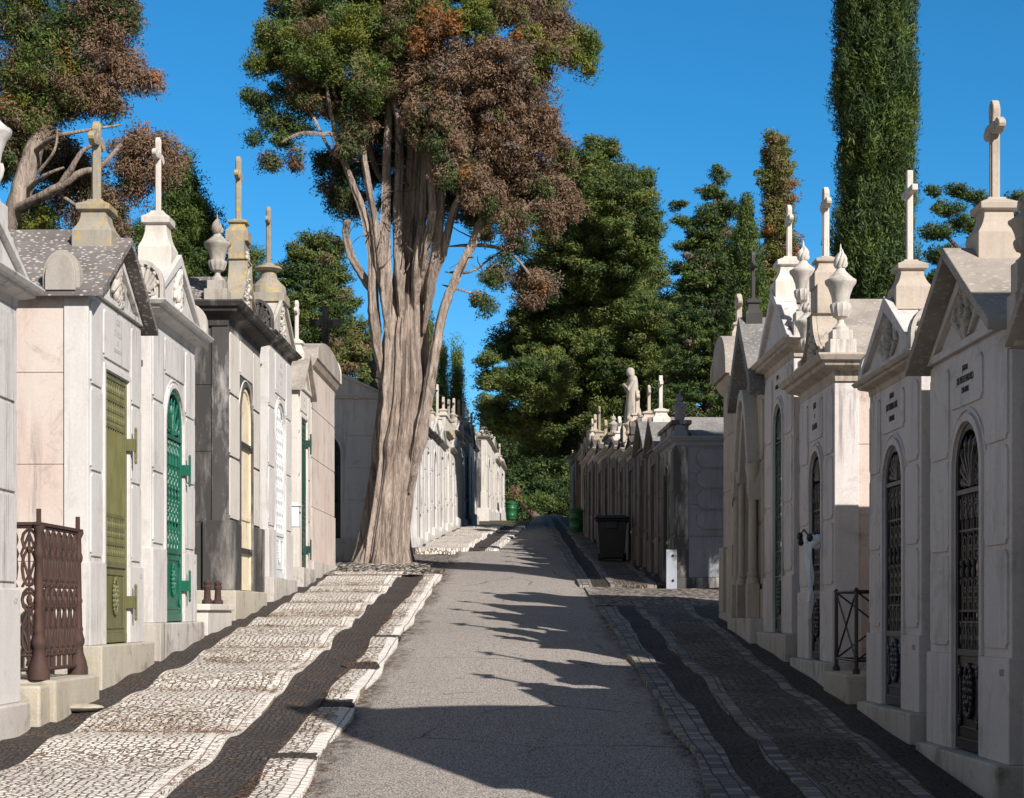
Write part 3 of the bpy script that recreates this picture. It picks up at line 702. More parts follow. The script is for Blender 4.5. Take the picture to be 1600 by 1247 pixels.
PX=lambda s,Y: (-3.66+45/2600*Y) if s=='L' else (2.85-40/2600*Y)
def mausoleum(c):
    """one tomb house; c: side, near Y, far Y, floor height and its features"""
    s=c['s']; y0,y1=c['Y']; ym=(y0+y1)/2; W=abs(y1-y0); hw=W/2
    X=c.get('X',PX(s,ym)); rz=(R(90-.99) if s=='L' else R(-90+.88))
    if 'rz' in c: rz=c['rz']
    loc=c.get('loc',(X,ym,c['zf']))
    root=empty('mausoleum',loc,rz,c['label'],'mausoleum',c.get('group'))
    D=c.get('D',2.3); H=c['H']; sm=c.get('side',c['mat']); wm=c['mat']; tm=c.get('trim',wm); lo=c.get('low',False)
    bev=0 if lo else 0.006
    ped=c.get('ped','gable'); J=c.get('joint',0.62)
    cx=c.get('dx',0.0); dw=c.get('dw',0); dh=c.get('dh',0); arch=c.get('arch',False); pt=c.get('pointed',False)
    # plinth
    b=MB(); pp=c.get('pp',0.09); b.box(-hw-.03,hw+.03,-pp,D+.04,-c.get('pd',1.0),0.0); b.build('plinth',c.get('plinth',M['plinth'] if not lo and not c.get('group') else wm),root,bev*2)
    # facade slab with its door opening
    ft=0.2; b=MB()
    if dw:
        A=arch_outline(dw/2,0.0,dh,arch,14,pt)
        P=[(-hw,0)]+[(cx+p,q) for p,q in A]+[(hw,0),(hw,H),(-hw,H)]
    else: P=[(-hw,0),(hw,0),(hw,H),(-hw,H)]
    b.prism(P,0.0,ft,'y'); fa=b.build('facade',wm,root,bev)
    b=MB(); e_=hw-.018; pr_=[(0.0,0)]
    for zj in (J,J+(H-J)*.36,J+(H-J)*.70): pr_+=[(zj-.006,0),(zj-.004,.008),(zj+.004,.008),(zj+.006,0)]
    pr_.append((H,0)); b.loft([(z_,-e_+i_,e_-i_,ft,D-i_) for z_,i_ in pr_]); b.build('wall',sm,root,0 if not lo else 0)
    # base band, panels and door surround
    if not lo or dw:
        bw=.022
        for sg in (-1,1):
            b=MB()
            if dw:
                xa,xb=sorted((sg*(hw+.018), cx+sg*(dw/2+.002))); b.box(xa,xb,-bw,ft+.02,0.001,J)
            else: b.box(min(0,sg*(hw+.018)),max(0,sg*(hw+.018)),-bw,ft+.02,.001,J)
            if c.get('band2'): b.box(min(sg*(hw+.03),sg*(hw-.30)),max(sg*(hw+.03),sg*(hw-.30)),-.06,.30,.002,J+.02)
            b.build('base_course',c.get('basem',wm),root,bev)
    if dw:
        b=MB(); o_=arch_outline(dw/2+.05,J+.002,dh+.05,arch,14,pt); i_=arch_outline(dw/2+.003,J+.002,dh+.003,arch,14,pt)
        b.ring([(cx+p,q) for p,q in o_],[(cx+p,q) for p,q in i_],-.02,.006,'y',0,False)
        b.build('door_surround',tm,root,bev*.5)
    if not lo:
        pz1=H-.06; pm_=c.get('panelm',wm)
        if dw:
            xl0,xl1=-hw+.04,cx-dw/2-.09; xr0,xr1=cx+dw/2+.09,hw-.04
            npn=c.get('np',3)
            for xa,xb in ((xl0,xl1),(xr0,xr1)):
                if xb-xa>.06:
                    g_=.028; hs=(pz1-J-.05-(npn-1)*g_)/npn
                    for k in range(npn):
                        z_=J+.05+k*(hs+g_); b=MB(); b.prism(scoop_rect(xa,xb,z_,z_+hs,min(.03,(xb-xa)*.22)),-.014,.004,'y'); b.build('facade_panel',pm_,root,.003)
            za=dh+.10
            if pz1-za>.22: b=MB(); b.prism(scoop_rect(cx-dw/2-.045,cx+dw/2+.045,za,pz1,.03),-.014,.004,'y'); b.build('name_panel',pm_,root,.003)
            if arch:
                o2=arch_outline(dw/2+.12,J+.6,dh+.085,True,14,pt); i2=arch_outline(dw/2+.105,J+.6,dh+.07,True,14,pt)
                k=[j for j in range(len(o2)) if o2[j][1]>dh-dw/2-.02]
                b=MB(); b.ring([(cx+o2[j][0],o2[j][1]) for j in k],[(cx+i2[j][0],i2[j][1]) for j in k],-.012,.004,'y',0,False); b.build('arch_moulding',pm_,root,.003)
        else:
            for k in range(3):
                b=MB(); b.box(-hw+.006,hw-.006,-.008,.004,J+.02+k*(H-J)/3,J+(k+1)*(H-J)/3-.012); b.build('facade_panel',pm_,root,.003)
    if dw and c.get('door'):
        make_door(root,cx,dw,dh,arch,c.get('rail',.6),M[c['door'][0]],c['door'][1],c.get('trans'),pt,c.get('hinge'))
    elif dw:
        b=MB(); b.prism([(cx+p,q) for p,q in arch_outline(dw/2-.003,.003,dh-.003,arch,10,pt)],.03,.07,'y')
        b.box(cx-.012,cx+.012,.012,.031,.02,dh-.1); b.box(cx-dw/2+.01,cx+dw/2-.01,.012,.031,.55,.60)
        b.build('door',M[c.get('dm','dkgreen')],root)
    for ln_ in c.get('text',[]): text_mesh('inscription',[ln_],root,c.get('tx',cx),c['tz'],-.0145,M[c.get('tm','black')],c.get('tsq',.5))
    if c.get('num'): text_mesh('grave_number',[(c['num'],.055,0)],root,c.get('numx',hw-.10),J-.10,-bw-.001,M['lettergrey'],.8)
    # crown of the facade
    ap=c['ap']; ov=c.get('ov',.10); rm=c.get('roof',M['slate2'])
    zc=H
    if ped in('cornice','bell','gothic_c','attic'):
        ch=c.get('ch',.16); q=c.get('cp',.12); b=MB()
        L=[(H,0,0),(H+.02*ch/.16,.015,.015)]
        prof=[(0,.0),(.08,.012),(.12,.02),(.2,.03),(.38,.06),(.55,.62),(.62,.66),(.70,.66),(.74,.86),(.93,1.0),(1,1.0)]
        b.loft([(H+u*ch,-hw-.02-q*k,hw+.02+q*k,-.0-q*k,D+.02) for u,k in prof]); b.build('cornice',c.get('cornm',tm),root,bev*.7)
        zc=H+ch
    sl=.07
    rb=MB()
    if ped=='gable':
        ew=hw+c.get('eo',.07); dzdx=(ap-H)/ (hw) ; ze=ap-dzdx*ew
        P=[(-ew,ze),(0,ap),(ew,ze),(ew,ze+sl*.9),(0,ap+sl),(-ew,ze+sl*.9)]
        rb.prism(P,-ov,D+.05,'y')
        tb=MB(); tb.prism([(-hw,H),(hw,H),(0,ap-.002)],.012,ft,'y')
        i=.10; tb.ring([(-hw+.02,H+.012),(hw-.02,H+.012),(0,ap-.015)],[(-hw+.17,H+.06),(hw-.17,H+.06),(0,ap-.10)],-.03,.014,'y')
        rg=MB(); rg.prism([(-hw+.018,H),(hw-.018,H),(0,ap-.02)],D-.1,D,'y'); rg.build('rear_gable',wm,root)
        # raking fascia under the overhang
        tb.build('pediment',c.get('pedm',wm),root,.004)
        if c.get('ridge'): rb.box(-.06,.06,c['ridge'],D+.05,ap+sl*.4,ap+sl+.06)
    elif ped=='cornice':
        pw=hw+c.get('cp',.12)*.75
        tb=MB(); tb.prism([(-pw,zc+.001),(pw,zc+.001),(0,ap)],-.03,.14,'y')
        tb.ring([(-pw-.03,zc+.002),(pw+.03,zc+.002),(0,ap+.05)],[(-pw+.12,zc+.045),(pw-.12,zc+.045),(0,ap-.06)],-.075,-.028,'y')
        tb.build('pediment',c.get('pedm',wm),root,.004)
        P=[(-hw-.05,zc+.003),(hw+.05,zc+.003),(0,ap-.04)]
        rb.prism(P,.142,D,'y')
    elif ped=='bell':
        tb=MB(); bw2=c.get('bw',hw*.80); tw=c.get('tw',.14)
        L=[(-bw2,zc+.001),(-bw2,zc+.10)]
        for k in range(13):
            u=k/12; L.append((-(tw+(bw2*.92-tw)*(1-u)**1.9), zc+.10+(ap-.26-zc-.10)*u**1.25 ))
        L+=[(-tw-.03,ap-.25),(-tw-.03,ap)]
        P=L+[(-x,z) for x,z in L[::-1]]
        tb.prism(P,-.02,.17,'y')
        I=[(x*.80,zc+.05+(z-zc)*.90) for x,z in P if z<ap-.2]
        O2=[(x*.97,z) for x,z in P if z<ap-.2]
        tb.ring(O2,I,-.06,-.018,'y')
        tb.build('pediment',c.get('pedm',wm),root,.006)
        rr=zc+(ap-zc)*.50
        rb.prism([(-hw-.04,zc+.003),(hw+.04,zc+.003),(hw*.2,rr),(-hw*.2,rr)],.18,D,'y')
    elif ped=='seg':
        P=[]; n=14; ew=hw+.06
        for k in range(n+1):
            a=math.pi*k/n; P.append((-ew*math.cos(a)*1.0, H+(ap-H)*math.sin(a)**.8))
        rb.prism(P,-ov,D,'y')
        tb=MB(); tb.loft([(H-.14,-hw-.01,hw+.01,-.01,.3),(H-.10,-hw-.03,hw+.03,-.05,.3),(H-.03,-hw-.05,hw+.05,-.09,.3),(H,-hw-.06,hw+.06,-.10,.3)]); tb.build('cornice',c.get('cornm',tm),root,bev)
    elif ped=='gothic':
        dz=(ap-c['eave'])/(hw+.02); ew=hw+.04; ze=ap-dz*ew
        tb=MB(); tb.prism([(-hw,H),(hw,H),(0,ap-.01)],0.012,ft,'y'); tb.build('pediment',wm,root,.004)
        rb.prism([(-ew,ze),(0,ap),(ew,ze),(ew,ze+.16),(0,ap+.17),(-ew,ze+.16)],-.16,.14,'y')
        rb.prism([(-hw,H-.002),(hw,H-.002),(0,ap-.05)],.202,D,'y')
    elif ped=='attic':
        tb=MB(); tb.box(-hw+.05,hw-.05,-.01,.22,zc+.002,ap-.06); tb.box(-hw,hw,-.05,.26,ap-.062,ap); tb.build('attic',c.get('pedm',wm),root,bev)
        rb.prism([(-hw-.02,zc+.003),(hw+.02,zc+.003),(hw*.3,ap-.08),(-hw*.3,ap-.08)],.27,D,'y')
    elif ped=='hip':
        rb.loft([(H,-hw-.06,hw+.06,-.06,D),(H+.10,-hw-.10,hw+.10,-.10,D),(H+.12,-hw-.07,hw+.07,-.07,D),(ap,-hw*.5,hw*.5,D*.3,D)])
    if rb.v: rb.build('roof',rm,root,bev)
    # cross on its pedestal
    if c.get('cross'):
        k=c['cross']; yc=k.get('y',.12); b=MB(); pedestal_mesh(b,0,yc,k['pz'],k['cz']-k['pz'],k.get('r',.13),k.get('ps','flare'))
        pm=b.build('cross_pedestal',M[k.get('pm','white2')],root,bev)
        b=MB(); cross_mesh(b,0,yc,k['cz']-.02,k['top'],k['arm'],k.get('aw',.17),k.get('th',.085)*(.64 if not c.get('group') else .8),k.get('st','bud')); b.build('cross',M[k.get('m',k.get('pm','white2'))],pm,0 if lo else .006)
    for u in c.get('urns',[]):
        b=MB(); h=u['h']; r=u['r']; bl=u.get('bl',.17)
        b.box(u['x']-r*.85,u['x']+r*.85,u['y']-r*.85,u['y']+r*.85,u['z']-.01,u['z']+bl*.62); b.box(u['x']-r*.66,u['x']+r*.66,u['y']-r*.66,u['y']+r*.66,u['z']+bl*.62+.001,u['z']+bl)
        pb=b.build('urn_block',M[u.get('m','white2')],root,bev)
        b=MB(); urn_mesh(b,u['x'],u['y'],u['z']+bl,h*.80,r); ub=b.build('urn',M[u.get('m','white2')],pb,0,40)
        b=MB(); flame_mesh(b,u['x'],u['y'],u['z']+bl+h*.79,h*.24,r*.42); fo=b.build('flame',M[u.get('fm',u.get('m','white2'))],pb,0,60)
    for a in c.get('shells',[]):   # carved half-round ears on the roof corners, seen from the side
        b=MB(); x=a['x']; n=12; w2=a['w']/2; yc=a['y']; h=a['h']; z=a['z']; sg=1 if x>0 else -1; th=a.get('t',.07)
        O=[(yc-w2,z)]+[(yc-w2*math.cos(math.pi*k/n),z+h*.35+h*.65*math.sin(math.pi*k/n)) for k in range(n+1)]+[(yc+w2,z)]
        b.prism(O,x-th/2,x+th/2,'x')
        if a.get('plain'):
            b.prism([(yc+(p-yc)*.82,z+(q-z)*.9) for p,q in O],x+sg*th*.3,x+sg*(th/2+.03),'x')
        else:
            xo=x+sg*(th/2)
            Ii=[(yc+(p-yc)*.84,z+(q-z)*.88) for p,q in O]
            b.ring(O,Ii,min(xo,xo+sg*.03),max(xo,xo+sg*.03),'x')
            rr=random.Random(3)
            for k in range(7):
                an=math.pi*(k+.5)/7
                P=[(xo+sg*.012,yc-w2*.78*u*math.cos(an),z+.03+h*.82*u*(math.sin(an)*.75+.25)) for u in (.15,.45,.75,.95)]
                b.tube(P,[.012,.02,.026,.012],6); b.ball(P[3],.024)
            for sgn in (-1,1): scroll(b,(yc+sgn*w2*.4,z+h*.22),w2*.3,xo+sg*.012,1.3,.013,'x',sgn)
        b.build('acroterion',M[a.get('m','carved')],root,.004,45)
    if c.get('relief'):
        b=MB(); k=c['relief']; zb=k['z']; y=k.get('y',0.0)
        if k['t']=='wreath':
            wreath(b,0,zb,k['r']*.55,k['r'],y)
            for sg in (-1,1): torch(b,sg*k['r']*.5,zb-k['r']*1.5,sg*k['r']*2.0,zb-k['r']*.5,y,.022); b.tube([(sg*k['r']*q,y-.01,zb-k['r']*(.6+.3*math.sin(q*5))) for q in (.9,1.3,1.7,2.1,2.4)],.012,5)
        elif k['t']=='figure':
            rr=random.Random(k.get('seed',2))
            for q in range(46):
                u=q/45; b.ball((rr.gauss(0,.05)+.03*math.sin(u*7),y-.02,zb-k['r']+u*2*k['r']),.045*rr.uniform(.5,1),.035,.06*rr.uniform(.6,1),6,4)
            for sg in (-1,1): b.tube([(0,y-.02,zb+k['r']*.2),(sg*.12,y-.025,zb),(sg*.20,y-.02,zb-k['r']*.5)],[.03,.04,.015],6)
        elif k['t']=='flowers':
            rr=random.Random(k.get('seed',4))
            for q in range(60): 
                z=zb+rr.uniform(-1,1)*k['r']; wmax=k['wd']*(1-(z-zb+k['r'])/(2.4*k['r']))
                b.ball((rr.uniform(-1,1)*wmax,y-.012,z),.03*rr.uniform(.5,1.1),.022,.03*rr.uniform(.5,1.1),6,4)
        b.build('relief',M[k.get('m','carved')],root,0,60)
    return root

# ------------------------------------------------------------------ the near left row
mausoleum(dict(label='white tomb house cut off by the left picture edge, beside the rusty railing', s='L', Y=(9.6,11.50), X=-3.44, zf=-.62, H=2.72, mat=M['white'], joint=.78, dw=.7, dh=2.1, door=('dkgreen','bars'), ped='cornice', ch=.16, cp=.15, ap=3.4, num='4201', numx=.86, rail=.6,
  urns=[dict(x=.83,y=.16,z=2.87,h=.80,r=.16,bl=.55,m='white')]))
mausoleum(dict(label='gabled tomb house with an olive green iron door and a lichen spotted roof', s='L', Y=(13.46,15.23), zf=-.27, H=2.87, ap=3.43, mat=M['white'], side=M['pink'], plinth=M['ashlar'], joint=.68, dw=.80, dh=2.31, rail=.68, door=('olive','bars'), hinge=(.36,1.75),
  ped='gable', ov=.14, eo=.09, roof=M['slate'], ridge=.3, num='4202', np=3, pp=.12, D=2.6, tm='lettergrey', text=[('JAZIGO',.07,.29),('DE FAMILIA',.08,.19),('E DE',.05,.12),('SEUS DESCENDENTES',.045,.05)], tz=2.45, tsq=.6,
  cross=dict(y=.17,pz=3.30,cz=3.82,top=4.50,arm=.19,aw=4.33,th=.095,r=.17,pm='lichen',m='lichen',st='bud'),
  shells=[dict(x=-.90,y=.20,z=2.86,w=.30,h=.33,plain=True,m='grey',t=.12)], relief=dict(t='figure',z=3.08,r=.16,seed=3)))
mausoleum(dict(label='tomb house with a bright green arched door and a white cross on a cracked pedestal', s='L', Y=(15.63,17.59), zf=-.10, H=2.84, ch=.18, cp=.17, ap=3.62, mat=M['white'], side=M['warm'], joint=.71, dw=.81, dh=2.33, arch=True, rail=.71, trans=1.84, door=('green','ornate'), hinge=(.37,1.55),
  ped='cornice', roof=M['slate2'], np=3, num='4203', pp=.10, D=2.4,
  cross=dict(y=.16,pz=3.42,cz=4.10,top=4.84,arm=.19,aw=4.65,th=.075,r=.165,pm='white2',st='bud'),
  shells=[dict(x=-1.04,y=.06,z=3.03,w=.40,h=.36),dict(x=1.04,y=.06,z=3.03,w=.36,h=.34)], relief=dict(t='figure',z=3.30,r=.20,seed=7,m='white2',y=-.03)))
mausoleum(dict(label='blackened tomb house with a heavy cornice, cream arched door and a lichened curved gable', s='L', Y=(19.50,21.68), zf=.26, H=3.10, ch=.27, cp=.20, ap=4.33, mat=M['dark2'], side=M['dark'], trim=M['dark2'], cornm=M['dark'], pedm=M['lichen'], panelm=M['white2'], basem=M['dark'], plinth=M['ashlar'], joint=.80, dx=.06, dw=.81, dh=2.53, arch=True, rail=.9, door=('cream','panel'),
  ped='bell', bw=.78, tw=.16, roof=M['slate'], np=3, D=2.6, band2=True,
  cross=dict(y=.08,pz=4.31,cz=4.60,top=5.38,arm=.17,aw=5.14,th=.09,r=.14,pm='lichen',m='lichen',st='bud'),
  urns=[dict(x=-.93,y=.16,z=3.37,h=.72,r=.160,bl=.28,m='grey',fm='lichen')], relief=dict(t='flowers',z=3.85,r=.35,wd=.30,y=-.02,m='carved')))
mausoleum(dict(label='narrow tomb house with a white openwork lattice door and a dark carved roof corner', s='L', Y=(22.29,24.40), zf=.47, H=3.16, ch=.14, cp=.14, ap=3.96, mat=M['white'], side=M['dark2'], cornm=M['dark2'], pedm=M['carved'], joint=.66, dw=.86, dh=2.46, arch=True, rail=.62, door=('whiteiron','lattice'),
  ped='cornice', roof=M['slate'], D=2.2, tm='lettergrey', text=[('JAZIGO',.08,.24),('DE FAMILIA',.09,.12),('1886',.07,.0)], tz=2.72, tsq=.7,
  cross=dict(y=.16,pz=3.85,cz=4.42,top=5.22,arm=.16,aw=5.02,th=.085,r=.20,pm='lichen',m='lichen',ps='round',st='bud'),
  shells=[dict(x=-1.10,y=.12,z=3.31,w=.42,h=.40,m='dark'),], relief=dict(t='flowers',z=3.58,r=.24,wd=.30,y=-.03)))
mausoleum(dict(label='small low gabled tomb house with a dark green flat-topped door and little cross', s='L', Y=(25.10,26.42), zf=.68, H=2.73, ap=3.25, mat=M['white2'], side=M['warm'], joint=.70, dw=.66, dh=2.30, dx=-.10, rail=.62, door=('dkgreen','bars'), hinge=(.3,1.95),
  ped='gable', ov=.10, eo=.08, roof=M['roofpale'], D=2.2, tm='lettergrey', text=[('JAZIGO',.07,.12),('DE FAMILIA',.07,.02)], tz=2.46, tsq=.6,
  cross=dict(y=.12,pz=3.15,cz=3.55,top=4.15,arm=.16,aw=3.98,th=.08,r=.13,pm='white2')))
mausoleum(dict(label='doorless pinkish tomb house with a plain wall and curved roof before the big cypress', s='L', Y=(26.50,29.46), zf=.82, H=3.22, ap=3.62, mat=M['pink'], trim=M['white2'], cornm=M['warm'], joint=.85, basem=M['pink'], ped='seg', ov=.12, roof=M['roofpale'], D=2.4, pp=.05,
  shells=[dict(x=1.48,y=.05,z=3.22,w=.36,h=.46,plain=True,m='white2')]))
mausoleum(dict(label='shadowed chapel facing down the lane just behind the big cypress trunk', s='L', Y=(32.0,34.6), loc=(-3.85,32.9,1.46), rz=0, zf=1.46, H=2.70, ch=.13, cp=.12, ap=3.45, mat=M['white'], joint=.72, dw=.92, dh=2.14, arch=True, dm='blackiron', ped='cornice', D=2.4, roof=M['slate2'],
  door=('blackiron','ornate'), rail=.7, urns=[dict(x=1.14,y=.12,z=2.83,h=.62,r=.16,bl=.26,m='dark')]))

# ------------------------------------------------------------------ the near right row (in shade)
mausoleum(dict(label='gabled tomb house at the right picture edge showing only its near roof corner and finial', s='R', Y=(6.95,8.40), X=2.62, zf=-1.0, H=2.38, ap=2.90, mat=M['shade'], side=M['warm'], joint=.6, dw=.55, dh=1.95, arch=True, rail=.58, door=('blackiron','ornate'), ped='gable', ov=.11, eo=.05, roof=M['roofpale'], D=2.3,
  cross=dict(y=.30,pz=2.88,cz=3.2,top=3.66,arm=.15,aw=3.52,th=.08,r=.12,pm='warm'), urns=[dict(x=-.80,y=.0,z=2.36,h=.34,r=.08,bl=.42,m='warm')]))
mausoleum(dict(label='shaded gabled tomb house at the right with a wreath in its steep pediment', s='R', Y=(9.03,10.68), zf=-.83, H=2.39, ap=2.92, mat=M['shade'], side=M['pinkmarble'], joint=.58, dw=.56, dh=1.96, arch=True, rail=.59, trans=1.55, door=('blackiron','ornate_r'),
  ped='gable', ov=.15, eo=.06, roof=M['roofpale'], num='4232', np=3, D=2.3, text=[('JAZIGO DE',.05,.155),('JOSE PAES DE MENDONÇA',.062,.085),('E SUA FAMILIA',.05,.025)], tz=2.11, tsq=.46,
  cross=dict(y=.16,pz=2.88,cz=3.28,top=3.86,arm=.15,aw=3.69,th=.075,r=.135,pm='warm'), relief=dict(t='wreath',z=2.66,r=.125)))
mausoleum(dict(label='shaded tomb house with a blue-grey arched door and plain square cross', s='R', Y=(10.91,12.37), zf=-.66, H=2.26, ch=.11, cp=.11, ap=2.82, mat=M['shade'], side=M['white2'], cornm=M['warm'], joint=.51, dw=.55, dh=1.83, arch=True, rail=.51, trans=1.56, door=('bluedoor','ornate_r'),
  ped='cornice', roof=M['roofpale'], num='4231', np=3, D=2.3, text=[('JAZIGO DE',.055,.20),("JOSE D'OLIVEIRA COSTA",.068,.12),('E SUA FAMILIA',.055,.04)], tz=1.96, tsq=.43,
  cross=dict(y=.11,pz=2.76,cz=3.12,top=3.75,arm=.15,aw=3.60,th=.07,r=.125,pm='warm',m='white2',st='plain'),
  shells=[dict(x=.79,y=.05,z=2.375,w=.30,h=.28),dict(x=-.79,y=.05,z=2.375,w=.22,h=.24)], relief=dict(t='wreath',z=2.58,r=.11,y=-.03)))
mausoleum(dict(label='tomb house with a curved gable, two flame-topped urns and a sunlit mottled pink side wall', s='R', Y=(13.62,15.12), zf=-.41, H=2.30, ch=.21, cp=.17, ap=3.22, mat=M['shade'], side=M['pinkmarble'], cornm=M['warm'], pedm=M['warm'], joint=.59, dw=.50, dh=1.80, arch=True, rail=.58, door=('blackiron','ornate_r'),
  ped='bell', bw=.50, tw=.12, roof=M['roofpale'], np=3, D=2.3, text=[('JAZIGO',.075,.20),('DE',.05,.12),('SUA FAMILIA',.075,.02)], tz=1.97, tsq=.5,
  cross=dict(y=.08,pz=3.20,cz=3.48,top=4.08,arm=.15,aw=3.93,th=.075,r=.12,pm='warm',m='white2'),
  urns=[dict(x=.70,y=.06,z=2.51,h=.66,r=.128,bl=.21,m='white2'),dict(x=-.70,y=.06,z=2.51,h=.56,r=.12,bl=.18,m='white2')], relief=dict(t='flowers',z=2.78,r=.20,wd=.20,y=-.02)))
mausoleum(dict(label='triangular-gabled tomb house with a reflecting glass door next to the gothic arch', s='R', Y=(15.44,17.0), zf=-.20, H=2.57, ch=.16, cp=.13, ap=3.30, mat=M['shade'], side=M['white2'], cornm=M['warm'], joint=.55, dw=.49, dh=2.23, arch=True, rail=.55, trans=1.86, door=('dkgreen','mirror'),
  ped='cornice', roof=M['roofpale'], np=3, D=2.3, text=[('JAZIGO',.06,.10),('FAMILIA SALGADO',.06,.01)], tz=2.37, tsq=.42,
  cross=dict(y=.10,pz=3.20,cz=3.66,top=4.17,arm=.14,aw=4.02,th=.07,r=.16,pm='white2'),
  urns=[dict(x=.73,y=.10,z=2.73,h=.62,r=.128,bl=.26,m='white2')]))
g5 = mausoleum(dict(label='gothic tomb house with a pointed arch on slim columns and a steep dark gable', s='R', Y=(17.05,18.55), zf=-.06, H=2.32, ap=3.05, eave=2.3, mat=M['warm'], side=M['warm'], joint=.30, dw=.70, dh=2.28, arch=True, pointed=True, door=('rust','ornate'), trans=1.5, rail=.6,
  ped='gothic', roof=M['slate2'], D=2.3, pp=.16, cross=dict(y=.0,pz=3.12,cz=3.42,top=3.92,arm=.12,aw=3.76,th=.06,r=.09,pm='dark',m='dark')))
for sx in (-1,1):
    for k,(xx_,yy_) in enumerate(((.41,-.05),(.54,-.09))):
        b=MB(); b.box(sx*xx_-.062,sx*xx_+.062,yy_-.062,yy_+.062,.002,.36); b.lathe([(.36,.065),(.40,.065),(.42,.05),(.46,.058),(.48,.043),(1.40,.040),(1.42,.052),(1.44,.043),(1.52,.07),(1.56,.075),(1.60,.075)],sx*xx_,yy_,0,14); b.build('column',M['warm'],g5,0,40)
for q,(off,yq) in enumerate(((.40,-.05),(.53,-.09))):
    A=arch_outline(off+.05,1.6,2.20+.12*(q+1),True,14,True); B=arch_outline(off-.05,1.6,2.08+.12*(q+1),True,14,True)
    b=MB(); b.ring(A,B,yq-.05,.03-.002*q,'y',0,False); b.build('arch_moulding',M['carved'],g5,.01)
mausoleum(dict(label='corner tomb house with a curved segmental roof, last before the right side road', s='R', Y=(18.95,19.95), zf=.0, H=2.72, ap=3.22, mat=M['warm'], side=M['dark2'], cornm=M['warm'], basem=M['warm'], joint=.75, ped='seg', ov=.14, roof=M['roofpale'], D=2.3, pp=.06, band2=True,
  shells=[dict(x=-.52,y=-.02,z=2.74,w=.28,h=.36,plain=True,m='warm')], cross=dict(y=.10,pz=3.16,cz=3.40,top=3.72,arm=.13,aw=3.62,th=.09,r=.09,pm='warm')))
# further tombs of this row nearer than the camera can see; they throw the shadows that cross the road
mausoleum(dict(label='tall steep-gabled tomb house of the right row, out of the picture', s='R', Y=(5.30,6.80), zf=-1.25, H=3.5, ap=5.35, mat=M['shade'], dw=.6, dh=2.0, ped='gable', D=2.6, low=True, roof=M['roofpale'], cross=dict(y=.3,pz=5.3,cz=5.5,top=5.65,arm=.10,aw=5.58,th=.09,r=.2,pm='warm')))
mausoleum(dict(label='low gabled tomb house of the right row nearest to the viewpoint, outside the picture', s='R', Y=(2.6,4.9), zf=-1.5, H=2.6, ap=3.3, mat=M['shade'], dw=.6, dh=2.0, ped='gable', D=2.4, low=True))

# ------------------------------------------------------------------ distant rows
rr = random.Random(21)
def statue(root, x, y, z, h, m):
    b=MB(); n=18; V=[]
    pr=[(0,.22,.20),(.1,.215,.19),(.3,.18,.165),(.5,.165,.14),(.62,.17,.13),(.72,.185,.125),(.80,.165,.11),(.84,.13,.095),(.87,.118,.095),(.90,.118,.102),(.95,.108,.10),(.985,.07,.07),(1.0,.03,.03)]
    vs=[];fs=[]
    for k,(u,a,c_) in enumerate(pr):
        for i in range(n):
            an=2*math.pi*i/n; f=1+.07*math.sin(7*an+u*5)*(u<.6)
            vs.append((x+h*.75*a*f*math.cos(an),y+h*.75*c_*f*math.sin(an)-.04*h*(u>.84),z+h*u))
    for k in range(len(pr)-1):
        for i in range(n):
            j=(i+1)%n; fs.append((k*n+i,k*n+j,(k+1)*n+j,(k+1)*n+i))
    fs.append(tuple(range(n))[::-1]); fs.append(tuple((len(pr)-1)*n+i for i in range(n)))
    b.add(vs,fs)
    for sg in (-1,1): b.tube([(x+sg*h*.125,y,z+h*.76),(x+sg*h*.15,y-h*.08,z+h*.60),(x+sg*h*.02,y-h*.16,z+h*.70)],[h*.045,h*.04,h*.025],7)
    b.build('statue',m,root,0,50)
